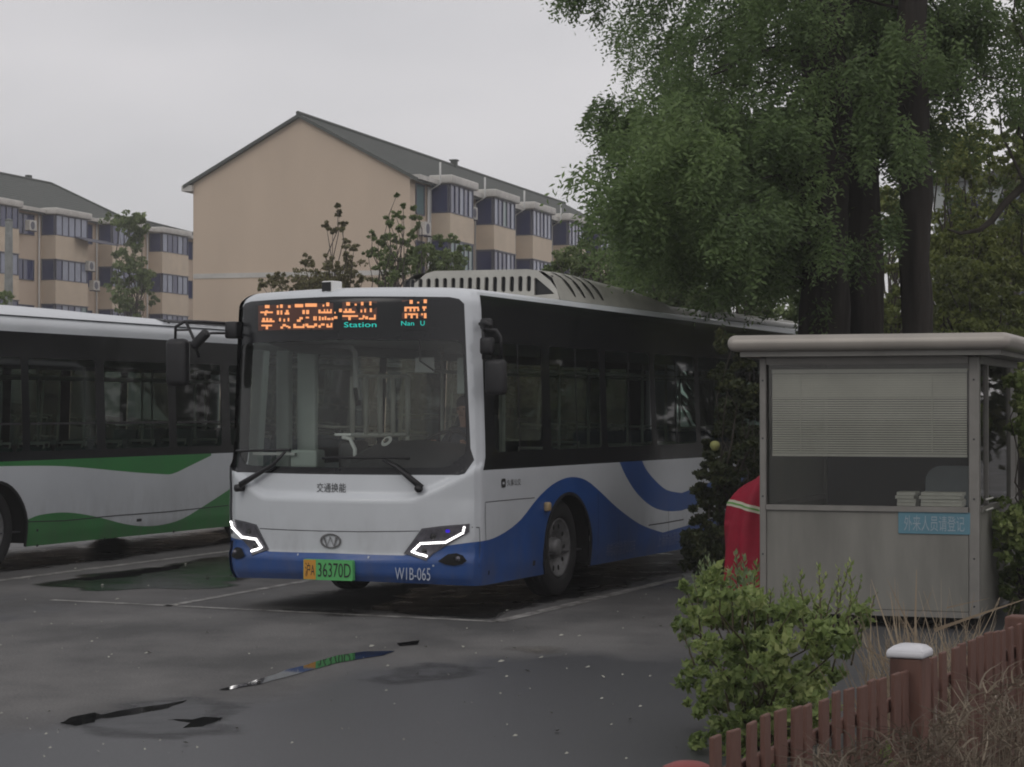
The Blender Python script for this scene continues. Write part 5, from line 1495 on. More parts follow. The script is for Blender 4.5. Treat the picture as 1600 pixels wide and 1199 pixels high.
# chair and paper boxes inside
M['chair_grey'] = pmat('office_chair_grey', (0.42, 0.48, 0.54), 0.7, var=0.2)
cx_ = kx(1466)
ch = empty('office_chair', KM @ Vector((cx_, 1.0, z0b+0.04)), KRZ, "grey office chair with rounded back behind the booth window", 'chair')
q = MB()
cb = [( -0.27+0.0, 0.62)]
prof = rect(-0.27, 0.66, 0.27, 1.21, 0.14, 6)
vo, tris, _ = fill(prof, step=0.09)
q.add([(p.x, -0.03+0.25*p.x*p.x, p.y) for p in vo], tris); q.add([(p.x, 0.02+0.25*p.x*p.x, p.y) for p in vo], [t[::-1] for t in tris])
d = densify(prof, 0.09); n = len(d)
q.add([(p[0], -0.03+0.25*p[0]**2, p[1]) for p in d]+[(p[0], 0.02+0.25*p[0]**2, p[1]) for p in d], [(i, (i+1) % n, n+(i+1) % n, n+i) for i in range(n)])
q.build('backrest', M['chair_grey'], ch)
q = MB()
for sx in (-0.21, 0.21): q.lathe([(-0.05, 0.0), (-0.05, 0.028), (-0.02, 0.032), (0.0, 0.028)], 12, 'Y', (sx, -0.01, 0.94))
q.build('knob', M['black'], ch)
q = MB(); q.rbox((-0.25, -0.45, 0.42), (0.25, 0.05, 0.50), 0.04, 3); q.build('seat', M['chair_grey'], ch)
q = MB(); q.tube([(0, -0.2, 0.42), (0, -0.2, 0.1)], 0.03, 8)
for k in range(5): q.tube([(0, -0.2, 0.12), (0.28*math.cos(k*1.2566), -0.2+0.28*math.sin(k*1.2566), 0.05)], [0.03, 0.02], 6); q.lathe([(-0.02, 0.03), (0.02, 0.03)], 10, 'X', (0.28*math.cos(k*1.2566), -0.2+0.28*math.sin(k*1.2566), 0.031))
q.tube([(0, 0.0, 0.45), (0, 0.03, 0.75)], 0.025, 6); q.build('base', M['black'], ch)
M['paper'] = pmat('white_paper', (0.78, 0.78, 0.74), 0.7, var=0.15, vscale=8)
for a, b, hz, lb in ((1396, 1425, 0.13, "smaller stack of white papers on the booth sill, left of the other stack"), (1433, 1498, 0.145, "wider stack of white papers on the booth sill in front of the chair")):
    xa, xb = kx(a), kx(b)
    st = empty('paper_stack', KM @ Vector(((xa+xb)/2, 0.22, zsill-0.06)), KRZ, lb, 'papers', 'paper stacks on the booth desk')
    w = (xb-xa)
    for i in range(6):
        q = MB(); j = random.uniform(-0.01, 0.01)
        q.box((-w/2+j, -0.1+j, i*0.03), (w/2+j, 0.12, i*0.03+0.027)); q.build('bundle', M['paper'], st)

# ---------------------------------------------------------------- red covered thing beside the booth
M['red_cloth'] = pmat('red_cover_cloth', (0.36, 0.010, 0.036), 0.75, var=0.25, vscale=3, bump=0.3, bscale=6)
M['stripe_w'] = pmat('reflective_stripe', (0.62, 0.60, 0.48), 0.4)
M['stripe_g'] = pmat('green_stripe_line', (0.16, 0.36, 0.10), 0.5)
RC = at(1190, 740, 20.6); RC.z = 0
def cover_pt(a, z):
    """draped cover outline: angle a, height z"""
    zt_ = 1.30
    f = z/zt_
    rx = 0.375*(1-0.20*f) if f < 0.72 else 0.375*(1-0.20*f)*math.sqrt(max(0.0, 1-((f-0.72)/0.285)**2))
    ry = rx*0.85
    fold = 0.026*math.sin(a*6+1.9*z)+0.016*math.sin(a*11+2-2.5*z)+0.02*math.sin(a*3+z*4)
    fold *= (1.3-f*0.8)
    r_ = 1+fold/0.3
    return Vector((rx*r_*math.cos(a)+0.16*max(0, f-0.55)**1.3, ry*r_*math.sin(a), z-(0.10*f*f*max(0, -math.cos(a)) if f > 0.6 else 0)))
n = 72
zs_ = [0.06+0.04*i for i in range(29)]+[1.22, 1.25, 1.275, 1.29]
cv = MB(); cv.add([cover_pt(2*math.pi*k/n, z) for z in zs_ for k in range(n)], [(i*n+k, i*n+(k+1) % n, (i+1)*n+(k+1) % n, (i+1)*n+k) for i in range(len(zs_)-1) for k in range(n)]+[tuple((len(zs_)-1)*n+k for k in range(n))])
cover = empty('covered_machine', RC, 0, "upright shape under a red cloth cover with reflective stripe, left of the booth", 'cover')
cv.build('cloth_cover', M['red_cloth'], cover, smooth=True)
def ringband(za, zb, off, mat, nm, parent):
    q = MB(); v = []
    for z in (za, zb):
        for k in range(n):
            a = 2*math.pi*k/n; zz = z-0.15*math.cos(a)
            p = cover_pt(a, zz); d = Vector((p.x, p.y, 0)).normalized(); v.append(p+d*off)
    q.add(v, [(k, (k+1) % n, n+(k+1) % n, n+k) for k in range(n)])
    return q.build(nm, mat, parent, smooth=True)
ringband(0.85, 0.915, 0.006, M['stripe_w'], 'reflective_stripe', cover); ringband(0.873, 0.891, 0.009, M['stripe_g'], 'stripe_line', cover)
q = MB(); q.box((-0.25, -0.2, 0), (0.25, 0.2, 0.12)); q.tube([(0, 0, 0.1), (0, 0, 1.1)], 0.05, 8); q.build('base', M['matte_black'], cover)

# ---------------------------------------------------------------- concrete block and litter
cb_p = on_ground(1078, 919)
cbo = MB(); cbo.rbox((-0.07, -0.07, 0), (0.07, 0.22, 0.135), 0.015); cbo.box((-0.071, -0.05, 0.05), (-0.0705, 0.2, 0.09))
o = cbo.build('concrete_block', M['concrete']); o.location = cb_p; tag(o, "small grey concrete block on the asphalt at the foot of the dark shrub", 'block')
M['petal'] = pmat('pale_fallen_leaf', (0.42, 0.42, 0.36), 0.6, var=0.5, vscale=0.7)
pt = MB()
spots = [(118, 890), (290, 883), (160, 916), (40, 939), (228, 1023), (325, 991), (290, 1164), (153, 1177), (568, 1030), (581, 1012), (665, 1013), (724, 1013), (784, 1004), (804, 1015), (845, 1030), (783, 1036), (783, 1055), (824, 1051), (877, 995), (905, 996), (918, 1045), (943, 1060), (973, 1057), (984, 1127), (1005, 967), (1018, 979), (1032, 980), (1050, 961), (792, 956), (990, 967), (701, 1057), (652, 1055), (606, 1043), (404, 1066), (232, 917), (183, 938), (290, 924), (324, 904), (233, 1022), (412, 930), (870, 1145), (805, 1153)]
for px, py in spots+[(random.uniform(0, 1080), random.uniform(900, 1190)) for _ in range(150)]:
    c = on_ground(px, py); s_ = random.uniform(0.012, 0.030) if (px, py) in spots else random.uniform(0.004, 0.014)
    a = random.uniform(0, 6.28); 
    u_, v_ = Vector((math.cos(a), math.sin(a), 0.15))*s_, Vector((-math.sin(a), math.cos(a), 0.25))*s_*0.6
    c.z = 0.012
    pt.add([c-u_, c+v_+Vector((0, 0, .006)), c+u_, c-v_*0.7], [(0, 1, 2), (0, 2, 3)])
c = on_ground(604, 1043); 
tag(pt.build('fallen_petals', M['petal']), "pale petals and leaf scraps scattered over the damp asphalt", 'petals', kind='stuff')

# ---------------------------------------------------------------- picket fence
M['picket'] = pmat('red_brown_wood', (0.175, 0.088, 0.066), 0.75, var=0.55, vscale=5, stretch=(1, 1, 0.25), bump=0.25, bscale=20)
M['cap_white'] = pmat('white_lamp_cap', (0.62, 0.62, 0.64), 0.4)
F0, F1 = Vector((0.55, 6.9, 0)), Vector((3.35, 12.6, 0))
FD = (F1-F0); FLn = FD.length; FD.normalize()
FRZ = math.atan2(FD.y, FD.x)
fence = empty('picket_fence', F0, FRZ, "low red-brown picket fence running along the right foreground", 'fence')
pk = []
for v in range(3):
    q = MB(); w, hgt = 0.045, 0.80
    q.rbox((-w, -0.009, 0.02), (w, 0.009, hgt), 0.006, 2)
    pk.append(q.mesh('picket', M['picket'], False))
xs_ = []
x = 0.28
post_x = [(Vector(((1382-800)/FPX*9.3, 9.3, 0))-F0).dot(FD)]
post_x += [post_x[0]+2.05]
i = 0
while x < FLn:
    if all(abs(x-p) > 0.115 for p in post_x):
        h = 0.965+0.012*math.sin(x*2.1)+random.uniform(-0.012, 0.012)
        share('picket', pk[i % 3], fence, (x, 0.0, 0), (random.uniform(-0.012, 0.012), random.uniform(-0.01, 0.01), random.uniform(-0.08, 0.08)), (random.uniform(0.92, 1.06), 1, h))
        i += 1
    x += 0.158+random.uniform(-0.008, 0.008)
for z in (0.18, 0.60):
    q = MB(); q.rbox((0.24, 0.012, z), (FLn, 0.04, z+0.055), 0.006); q.build('rail', M['picket'], fence)
for j, xp in enumerate(post_x):
    q = MB(); q.rbox((xp-0.07, -0.055, 0), (xp+0.07, 0.085, 0.80), 0.01); po = q.build('post', M['picket'], fence)
    if j == 0:
        q = MB(); Mx = Matrix.Translation((xp, 0.015, 0.80))
        q.rbox((-0.082, -0.082, 0.0), (0.082, 0.082, 0.032), 0.012, 3, M=Mx)
        v = []
        for (hw, z) in ((0.078, 0.030), (0.072, 0.036), (0.055, 0.050), (0.030, 0.056), (0.0001, 0.058)):
            v += [Mx @ Vector((a*hw, b*hw, z)) for a, b in ((-1, -1), (1, -1), (1, 1), (-1, 1))]
        q.add(v, [(k*4+i_, k*4+(i_+1) % 4, (k+1)*4+(i_+1) % 4, (k+1)*4+i_) for k in range(4) for i_ in range(4)])
        q.build('post_cap', M['cap_white'], po, smooth=False, auto=40)
# pale scraps caught on the pickets
for px, py, y, hh in ((1464, 1120, 9.35, 0.05), (1499, 1090, 9.85, 0.045)):
    c = at(px, py, y); q = MB(); q.add([(-0.008, 0, -hh), (0.008, 0.002, -hh*0.9), (0.010, 0.004, hh), (-0.006, 0, hh*0.9)], [(0, 1, 2, 3)])
    o = q.build('paper_scrap', M['paper'], fence)
    o.location = fence.matrix_basis.inverted() @ Vector(c); o.location.y = -0.06
# red rounded cap at the bottom edge
c = at(1075, 1240, 7.35); c.z = 0
q = MB(); q.lathe([(0.0, 0.10), (0.40, 0.105), (0.61, 0.10), (0.645, 0.085), (0.660, 0.05), (0.664, 0.0)], 28, 'Z')
M['red_plastic'] = pmat('faded_red_plastic', (0.26, 0.055, 0.050), 0.6, var=0.2, vscale=6)
o = q.build('red_bollard', M['red_plastic'], smooth=True); o.location = c
tag(o, "faded red rounded top peeking over the bottom edge beside the fence end", 'bollard')
# ---------------------------------------------------------------- foliage
def leaf_arrays(c, a, b, ln, wd, fold=0.15):
    """c centres (n,3), a long axis, b side axis (unit), ln/wd sizes (n,) -> verts (4n,3)"""
    nrm = np.cross(a, b)
    base = c-a*ln[:, None]*0.5; tip = c+a*ln[:, None]*0.5
    mid = c-a*ln[:, None]*0.05
    l = mid-b*wd[:, None]*0.5+nrm*(wd*fold)[:, None]; r_ = mid+b*wd[:, None]*0.5+nrm*(wd*fold)[:, None]
    return np.stack([base, l, tip, r_], 1).reshape(-1, 3)

def unit(v): return v/np.maximum(np.linalg.norm(v, axis=1, keepdims=True), 1e-9)

def leaf_mesh(name, verts, mat, parent=None, loc=None):
    n = len(verts)//4
    me = bpy.data.meshes.new(name)
    me.vertices.add(len(verts)); me.vertices.foreach_set("co", verts.astype(np.float32).ravel())
    idx = np.arange(n)*4
    tri = np.stack([idx, idx+2, idx+1, idx, idx+3, idx+2], 1).ravel()
    me.loops.add(len(tri)); me.loops.foreach_set("vertex_index", tri.astype(np.int32))
    me.polygons.add(2*n); me.polygons.foreach_set("loop_start", (np.arange(2*n)*3).astype(np.int32)); me.polygons.foreach_set("loop_total", np.full(2*n, 3, np.int32))
    me.materials.append(mat); me.update(calc_edges=True); me.validate()
    o = bpy.data.objects.new(name, me)
    o["kind"] = "stuff"
    return link(o, parent)

def ball(n, shell_=0.4):
    v = unit(RNG.normal(size=(n, 3)))
    r_ = (shell_+(1-shell_)*RNG.random(n))**0.7
    return v*r_[:, None]

def cloud(clumps, per, ln, wd, droop=0.2, lv=0.35, fold=0.15):
    """broad leaves round clump centres: clumps (x, y, z, rx, ry, rz)"""
    out = []
    for (x, y, z, rx, ry, rz) in clumps:
        d = ball(per)
        c = d*np.array([rx, ry, rz])+np.array([x, y, z])
        a = unit(d*0.6+RNG.normal(size=(per, 3))*0.7+np.array([0, 0, -droop]))
        b = unit(np.cross(a, RNG.normal(size=(per, 3))+np.array([0, 0, 0.8])))
        s = 1+lv*(RNG.random(per)*2-1)
        out.append(leaf_arrays(c, a, b, ln*s, wd*s, fold))
    return np.concatenate(out)

def ragged(clumps, k=6, f=0.42):
    """break each clump into smaller uneven ones"""
    out = []
    for (x, y, z, rx, ry, rz) in clumps:
        for _ in range(k):
            d = RNG.normal(size=3)*0.55; g_ = RNG.uniform(0.6, 1.5)*f
            out.append((x+d[0]*rx, y+d[1]*ry, z+d[2]*rz*1.2, rx*g_, ry*g_, rz*g_*0.8))
    return out

def sprays(clumps, per, L_=0.34, k=12, leaf=0.07, wd=0.020, origin=None, droop=0.75, spread=1.0):
    """feathery drooping sprays of narrow leaflets"""
    C, A = [], []
    for (x, y, z, rx, ry, rz) in clumps:
        m = max(1, int(per*RNG.uniform(0.6, 1.35)))
        d = ball(m, 0.1)
        C.append(d*np.array([rx, ry, rz])+np.array([x, y, z]))
        o = np.array([x, y, z])-np.array(origin)*1.0 if origin is not None else np.array([0, 0, 0])
        o[2] = 0; o = o/max(np.linalg.norm(o), 1e-6)
        A.append(unit(o*0.55*spread+d*0.35+RNG.normal(size=(m, 3))*0.30+np.array([0, 0, -droop])))
    C = np.concatenate(C); A = np.concatenate(A); n = len(C)
    S = unit(np.cross(A, RNG.normal(size=(n, 3))*0.5+np.array([0, 0, 1.0])))
    ls = L_*RNG.uniform(0.6, 1.3, n)
    out = []
    for i in range(k):
        t = (i+0.5)/k-0.5
        side = 1 if i % 2 else -1
        ctr = C+A*(ls*t)[:, None]; ctr[:, 2] -= 0.25*ls*(t+0.5)**2
        ax = unit(S*side+A*0.65+RNG.normal(size=(n, 3))*0.22)
        ll = leaf*(1.15-abs(t)*1.1)*RNG.uniform(0.8, 1.3, n)
        out.append(leaf_arrays(ctr+ax*(ll*0.5)[:, None], ax, unit(np.cross(ax, RNG.normal(size=(n, 3)))), ll, np.full(n, wd)))
    return np.concatenate(out)

def bark(name, col): return pmat(name, col, 0.9, var=0.55, vscale=5, bump=0.9, bscale=9, stretch=(1, 1, 0.18))
M['bark_red'] = bark('redwood_bark', (0.034, 0.028, 0.023))
M['bark_grey'] = bark('grey_bark', (0.11, 0.095, 0.08))
M['stem_green'] = pmat('green_brown_stem', (0.09, 0.075, 0.04), 0.8, var=0.3)
M['lf_redwood'] = leafmat('redwood_needles', [(0.085, 0.128, 0.055), (0.150, 0.220, 0.088), (0.24, 0.33, 0.13)], 0.50)
M['lf_olive'] = leafmat('olive_leaves', [(0.11, 0.14, 0.045), (0.20, 0.235, 0.07), (0.31, 0.35, 0.11)], 0.35)
M['lf_mid'] = leafmat('mid_green_leaves', [(0.11, 0.15, 0.065), (0.17, 0.22, 0.09), (0.26, 0.32, 0.14)], 0.35)
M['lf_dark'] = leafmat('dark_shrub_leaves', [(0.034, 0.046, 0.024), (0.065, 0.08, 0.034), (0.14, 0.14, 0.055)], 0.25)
M['lf_bright'] = leafmat('fresh_shrub_leaves', [(0.12, 0.175, 0.060), (0.23, 0.30, 0.10), (0.40, 0.45, 0.18)], 0.40, nscale=2.5)
M['lf_young'] = leafmat('young_leaf_tips', [(0.13, 0.19, 0.10), (0.20, 0.26, 0.13), (0.26, 0.30, 0.16)], 0.4)
M['lf_brownish'] = leafmat('brownish_leaves', [(0.13, 0.12, 0.065), (0.19, 0.175, 0.09), (0.25, 0.25, 0.12)], 0.3)
M['dry_grass'] = leafmat('dry_grass', [(0.20, 0.155, 0.11), (0.34, 0.27, 0.19), (0.50, 0.42, 0.31)], 0.2)
M['dry_weed'] = leafmat('dry_weeds', [(0.07, 0.055, 0.04), (0.15, 0.12, 0.09), (0.32, 0.27, 0.20)], 0.2)

def trunk_mesh(pts, rads, n=20, rough=0.12, seed=0):
    q = MB()
    P_ = []; Rd = []
    for i in range(len(pts)-1):
        a, b = Vector(pts[i]), Vector(pts[i+1]); kk = max(2, int((b-a).length/0.25))
        for j in range(kk):
            P_.append(a.lerp(b, j/kk)); Rd.append(rads[i]+(rads[i+1]-rads[i])*j/kk)
    P_.append(Vector(pts[-1])); Rd.append(rads[-1])
    q.tube(P_, Rd, n)
    nv = len(P_)*n
    for i in range(nv):
        c = P_[i//n]; p = Vector(q.v[i]); d = p-c
        f = 1+rough*(noise.noise(Vector((p.x*4+seed, p.y*4, p.z*0.9)))*1.4+noise.noise(Vector((p.x*13, p.y*13+seed, p.z*2.2)))*0.6)
        q.v[i] = tuple(c+d*f)
    return q

def limb(q, a, b, r0, r1, sag=0.15, n=6, k=6, jit=0.05):
    a, b = Vector(a), Vector(b); L_ = (b-a).length
    pts = []
    for i in range(k+1):
        t = i/k
        p = a.lerp(b, t); p.z += sag*L_*math.sin(math.pi*t)
        if 0 < i < k: p += Vector((random.uniform(-jit, jit), random.uniform(-jit, jit), random.uniform(-jit, jit)))*L_
        pts.append(p)
    q.tube(pts, [r0+(r1-r0)*i/k for i in range(k+1)], n)
    return pts

# ---- tall redwoods beside the booth
def rand_in(poly, n):
    xs, ys = [p[0] for p in poly], [p[1] for p in poly]
    out = []
    while len(out) < n:
        p = (random.uniform(min(xs), max(xs)), random.uniform(min(ys), max(ys)))
        if inside(p, poly): out.append(p)
    return out
RW = [dict(px=1291, y=25.0, r=0.285, lab="thick dark redwood trunk rising directly behind the booth roof, left of two close trunks"),
      dict(px=1349, y=26.4, r=0.235, lab="second redwood trunk pressed close to the right of the thickest one"),
      dict(px=1430, y=24.6, r=0.185, lab="slimmer straight redwood standing apart to the right of the paired trunks")]
dense = [(985, 310), (1025, 250), (1040, 205), (1130, 180), (1235, 175), (1262, 230), (1262, 430), (1258, 452), (1190, 440), (1120, 425), (1060, 408), (1005, 385), (975, 365), (968, 335)]
lacy = [(950, -20), (985, 60), (985, 130), (965, 190), (975, 240), (1010, 215), (1120, 170), (1240, 160), (1260, -20)]
edge = [(890, -25), (905, -25), (955, -25), (945, 8), (915, 2)]
knob = [(940, 170), (968, 175), (978, 230), (945, 235)]
upR = [(1255, -20), (1620, -20), (1620, 150), (1520, 190), (1440, 210), (1380, 190), (1300, 235), (1255, 250)]
crownR = [(1255, 40), (1400, 60), (1400, 240), (1330, 290), (1255, 300)]
def mk(poly, n, y0, y1, r_):
    o = []
    for px, py in rand_in(poly, n):
        y = random.uniform(y0, y1); p = at(px, py, y); s = r_*random.uniform(0.7, 1.3)
        o.append((p.x, p.y, p.z, s, s, s*0.7))
    return o
crowns = [
    dict(d=mk(dense, 78, 22.5, 27.5, 0.42), l=mk(lacy, 34, 23.0, 27.5, 0.36)+mk(edge, 4, 24, 26, 0.2)+mk(knob, 5, 24, 26, 0.17)),
    dict(d=mk(dense, 40, 25.0, 29.0, 0.42)+mk(crownR, 16, 27.0, 29.0, 0.38), l=mk(lacy, 18, 25.5, 29, 0.36)+mk(upR, 18, 25, 29, 0.40)),
    dict(d=mk([(1262, 60), (1400, 0), (1500, 20), (1560, 90), (1500, 170), (1400, 230), (1300, 170)], 30, 25.6, 28.5, 0.40), l=mk(upR, 34, 24.2, 28, 0.40)+mk([(1375, 180), (1470, 180), (1440, 330), (1375, 330)], 6, 24.8, 27, 0.3)+mk([(1270, -10), (1480, -10), (1480, 200), (1270, 200)], 10, 23.2, 24.2, 0.28)+mk([(1270, 200), (1480, 200), (1470, 330), (1270, 420)], 5, 23.2, 24.2, 0.2))]
for k, (s_, cr) in enumerate(zip(RW, crowns)):
    bx = (s_['px']-800)/FPX*s_['y']
    org = Vector((bx, s_['y'], 0))
    tr = empty('redwood_tree', org, 0, s_['lab'], 'tree', 'tall redwoods behind the booth')
    H = 15.0
    rr = s_['r']
    q = trunk_mesh([(0, 0, -0.05), (0, 0, 0.5), (0.01, 0, 2.5), (-0.02, 0, 5), (0.02, 0, 9), (0, 0, H)], [rr*1.5, rr*1.12, rr*1.0, rr*0.9, rr*0.62, 0.05], 48, 0.30, k*7)
    q.build('trunk', M['bark_red'], tr, smooth=True)
    br = MB()
    loc_cl = [tuple((c[0]-org.x, c[1]-org.y, c[2]))+c[3:] for c in cr['d']+cr['l']]
    # crown continuing above the frame
    topc = []
    for j in range(28):
        z = random.uniform(6.8, 14.0); f = (15-z)/8.5; a = random.uniform(0, 6.28); rad = f*2.6*math.sqrt(random.random())
        topc.append((rad*math.cos(a), rad*math.sin(a), z, 0.5, 0.5, 0.35))
    for j, c in enumerate(loc_cl+topc):
        hd = math.hypot(c[0], c[1])
        if hd < 0.35 or (j % 3 and j < len(loc_cl)): continue
        z0 = min(max(c[2]+0.45*hd*random.uniform(-0.8, 1.0), 1.8), 14.3)
        limb(br, (0, 0, z0), (c[0], c[1], c[2]), 0.010+0.005*hd, 0.003, 0.05, 5, 7, 0.05)
    br.build('branch', M['bark_red'], tr, smooth=True)["kind"] = "stuff"
    nd = len(cr['d'])
    V1 = sprays(ragged(loc_cl[:nd], 5, 0.62), 17, 0.40, 11, 0.095, 0.032, origin=(0, 0, 0))
    V2 = sprays(ragged(loc_cl[nd:], 4, 0.7), 10, 0.42, 11, 0.090, 0.028, origin=(0, 0, 0), droop=1.0)
    V3 = sprays(topc, 40, 0.6, 8, 0.16, 0.07, origin=(0, 0, 0))
    leaf_mesh('crown', np.concatenate([V1, V2, V3]), M['lf_redwood'], tr)

# ---- generic broadleaf tree / shrub
def leafy(name, px, y, label, cat, clumps_px, per, ln, wd, mat, rb=0.12, group=None, trunk_mat='bark_grey', depth=1.0, fork=None, limb_r=0.035, zbase=0.0, top=None):
    """clumps_px: (px, py, radius px, [depth offset])"""
    bx = (px-800)/FPX*y
    o = empty(name, (bx, y, 0), 0, label, cat, group)
    cl = []
    for c in clumps_px:
        yy = y+(c[3] if len(c) > 3 else random.uniform(-depth, depth))
        p = at(c[0], c[1], yy); r_ = c[2]/FPX*yy
        cl.append((p.x-bx, p.y-y, p.z, r_, r_*0.9, r_*0.8))
    zm = np.mean([c[2] for c in cl]); zlo = min(c[2] for c in cl)
    ft = fork if fork is not None else max(0.15, zlo*0.55)
    q = trunk_mesh([(0, 0, -0.03), (0.01, 0, ft*0.5), (0, 0, ft)], [rb*1.25, rb, rb*0.8], 12, 0.10, px)
    for c in cl[::(3 if cat == 'shrub' else 1)]: limb(q, (0, 0, ft*random.uniform(0.7, 1.0)), (c[0], c[1], c[2]), min(limb_r*(0.35 if cat == 'shrub' else 1), rb*0.7), 0.003+0.02*rb, 0.05, 5, 6, 0.05)
    q.build('trunk', M[trunk_mat], o, smooth=True)
    leaf_mesh('crown', cloud(ragged(cl), max(8, per//5), ln, wd), M[mat], o)
    return o

rnd = lambda a, b: random.uniform(a, b)
# foliage of a nearer branch in front of the bus roof end, olive and broad leaved shrub between bus and booth
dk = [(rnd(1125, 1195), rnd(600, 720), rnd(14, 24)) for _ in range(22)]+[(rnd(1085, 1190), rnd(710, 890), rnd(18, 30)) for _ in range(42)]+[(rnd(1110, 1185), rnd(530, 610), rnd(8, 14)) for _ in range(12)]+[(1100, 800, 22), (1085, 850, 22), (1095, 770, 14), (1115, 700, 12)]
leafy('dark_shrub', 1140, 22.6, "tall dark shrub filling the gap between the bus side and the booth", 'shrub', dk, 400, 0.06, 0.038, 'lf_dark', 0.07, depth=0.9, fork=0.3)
yl = at(1117, 697, 21.9)
q = MB(); q.lathe([(-0.055, 0), (-0.045, 0.03), (0, 0.052), (0.035, 0.045), (0.05, 0.02), (0.052, 0)], 14, 'Z')
o = q.build('yellow_fruit', pmat('dull_yellow', (0.33, 0.34, 0.12), 0.6, var=0.2, vscale=10), smooth=True); o.location = yl
tag(o, "dull yellow round pomelo-like fruit in the dark shrub beside the bus", 'fruit')

# trees and shrubs in front of the apartment blocks
s1 = [(rnd(415, 560), 470-rnd(0, 35)*(1 if 440 < 500 else 1), rnd(9, 16)) for _ in range(20)]+[(rnd(470, 570), rnd(405, 450), rnd(9, 15)) for _ in range(16)]+[(544, 395, 8), (541, 380, 6), (534, 360, 6), (520, 358, 6), (510, 353, 5), (535, 350, 5), (530, 332, 5), (528, 322, 3), (553, 388, 6), (484, 412, 8), (432, 432, 7), (446, 437, 7), (410, 447, 5)]
leafy('reddish_tree', 520, 48, "brownish-green leafy tree with a thin shoot, left of the two rising over the bus roof", 'tree', s1, 130, 0.085, 0.05, 'lf_brownish', 0.10, 'small trees rising behind the bus', depth=1.2)
s2 = [(rnd(585, 640), rnd(395, 450), rnd(9, 15)) for _ in range(16)]+[(582, 365, 8), (590, 378, 6), (602, 368, 6), (601, 380, 6), (607, 342, 5), (618, 335, 5), (628, 340, 6), (622, 355, 6), (630, 320, 4), (610, 350, 5), (616, 372, 7), (632, 378, 7), (645, 365, 6), (575, 400, 6), (640, 395, 8), (585, 395, 8), (620, 305, 3)]
leafy('sapling', 615, 46, "slender green sapling with ragged upright shoots in front of the gable corner", 'tree', s2, 120, 0.08, 0.05, 'lf_mid', 0.09, 'small trees rising behind the bus', depth=0.9)
s3 = [(rnd(640, 722), rnd(395, 440), rnd(10, 16)) for _ in range(24)]+[(690, 375, 12), (705, 372, 10), (720, 388, 9), (672, 388, 10), (645, 372, 8), (650, 340, 6), (648, 325, 5), (655, 355, 5)]
leafy('green_tree', 682, 52, "rounder green tree right of the sapling, against the first bay windows", 'tree', s3, 140, 0.09, 0.055, 'lf_mid', 0.12, 'small trees rising behind the bus', depth=1.2)
s4 = [(rnd(862, 985), rnd(392, 450), rnd(12, 20)) for _ in range(34)]+[(930, 372, 16), (950, 358, 16), (905, 385, 14), (970, 350, 16), (925, 345, 9), (948, 335, 9)]
leafy('green_tree', 930, 44, "bushy yellow-green tree at the right end of the apartment block above the roof pod", 'tree', s4, 200, 0.085, 0.05, 'lf_mid', 0.14, depth=1.3)
s5 = [(rnd(178, 232), 345+rnd(0, 150), rnd(9, 16)) for _ in range(34)]+[(206, 338, 8), (203, 350, 10), (190, 420, 14), (225, 440, 12), (172, 450, 12), (240, 470, 12)]
leafy('green_tree', 206, 98, "narrow light green tree standing before the left apartment block", 'tree', s5, 150, 0.16, 0.09, 'lf_mid', 0.14, depth=1.0)
s6 = [(rnd(-10, 12), rnd(455, 490), 10) for _ in range(5)]
leafy('small_shrub_tree', 4, 60, "bit of green shrub at the picture's left edge above the green bus", 'tree', s6, 100, 0.1, 0.06, 'lf_mid', 0.08, depth=0.5)

bt = [(rnd(960, 1275), rnd(445, 560), rnd(22, 36)) for _ in range(70)]+[(rnd(1000, 1260), rnd(380, 450), rnd(22, 34)) for _ in range(30)]
leafy('background_tree', 1120, 40, "wide green tree closing the view behind the bus roof, under the redwood crowns", 'tree', bt, 260, 0.10, 0.06, 'lf_mid', 0.18, depth=2.0)
# olive trees behind the booth
o1 = [(rnd(1450, 1620), rnd(400, 540), rnd(22, 36)) for _ in range(48)]
leafy('olive_tree', 1535, 31, "broad olive-green tree crown just above the right end of the booth roof", 'tree', o1, 260, 0.085, 0.05, 'lf_olive', 0.16, 'leafy trees behind the booth', depth=1.5)
o2 = [(rnd(1455, 1600), rnd(195, 400), rnd(20, 34)) for _ in range(54)]+[(rnd(1380, 1412), rnd(300, 420), 16) for _ in range(6)]
leafy('olive_tree', 1500, 33, "taller olive tree right of the slim redwood, with sky gaps over its crown", 'tree', o2, 190, 0.085, 0.05, 'lf_olive', 0.13, 'leafy trees behind the booth', depth=1.5, fork=2.6)
o3 = [(rnd(1365, 1420), rnd(300, 530), rnd(16, 26)) for _ in range(36)]
leafy('olive_tree', 1392, 36, "pale green foliage seen in the gap between the redwood trunks", 'tree', o3, 150, 0.09, 0.05, 'lf_olive', 0.10, 'leafy trees behind the booth', depth=1.2)
o4 = [(rnd(1560, 1760), rnd(-60, 330), rnd(24, 40)) for _ in range(50)]
tb = leafy('spreading_tree', 1690, 27, "dark-limbed tree leaning in from the right edge above the booth", 'tree', o4, 90, 0.075, 0.045, 'lf_mid', 0.22, depth=2.0, fork=3.0, limb_r=0.05)
q = MB()
pts = [at(px, py, 26.5) for px, py in ((1640, 230), (1600, 290), (1570, 318), (1550, 345), (1530, 360), (1500, 365), (1480, 358))]
q.tube([p-tb.location for p in pts], [0.07, 0.05, 0.045, 0.04, 0.032, 0.02, 0.01], 8); q.build('limb', M['bark_grey'], tb, smooth=True)
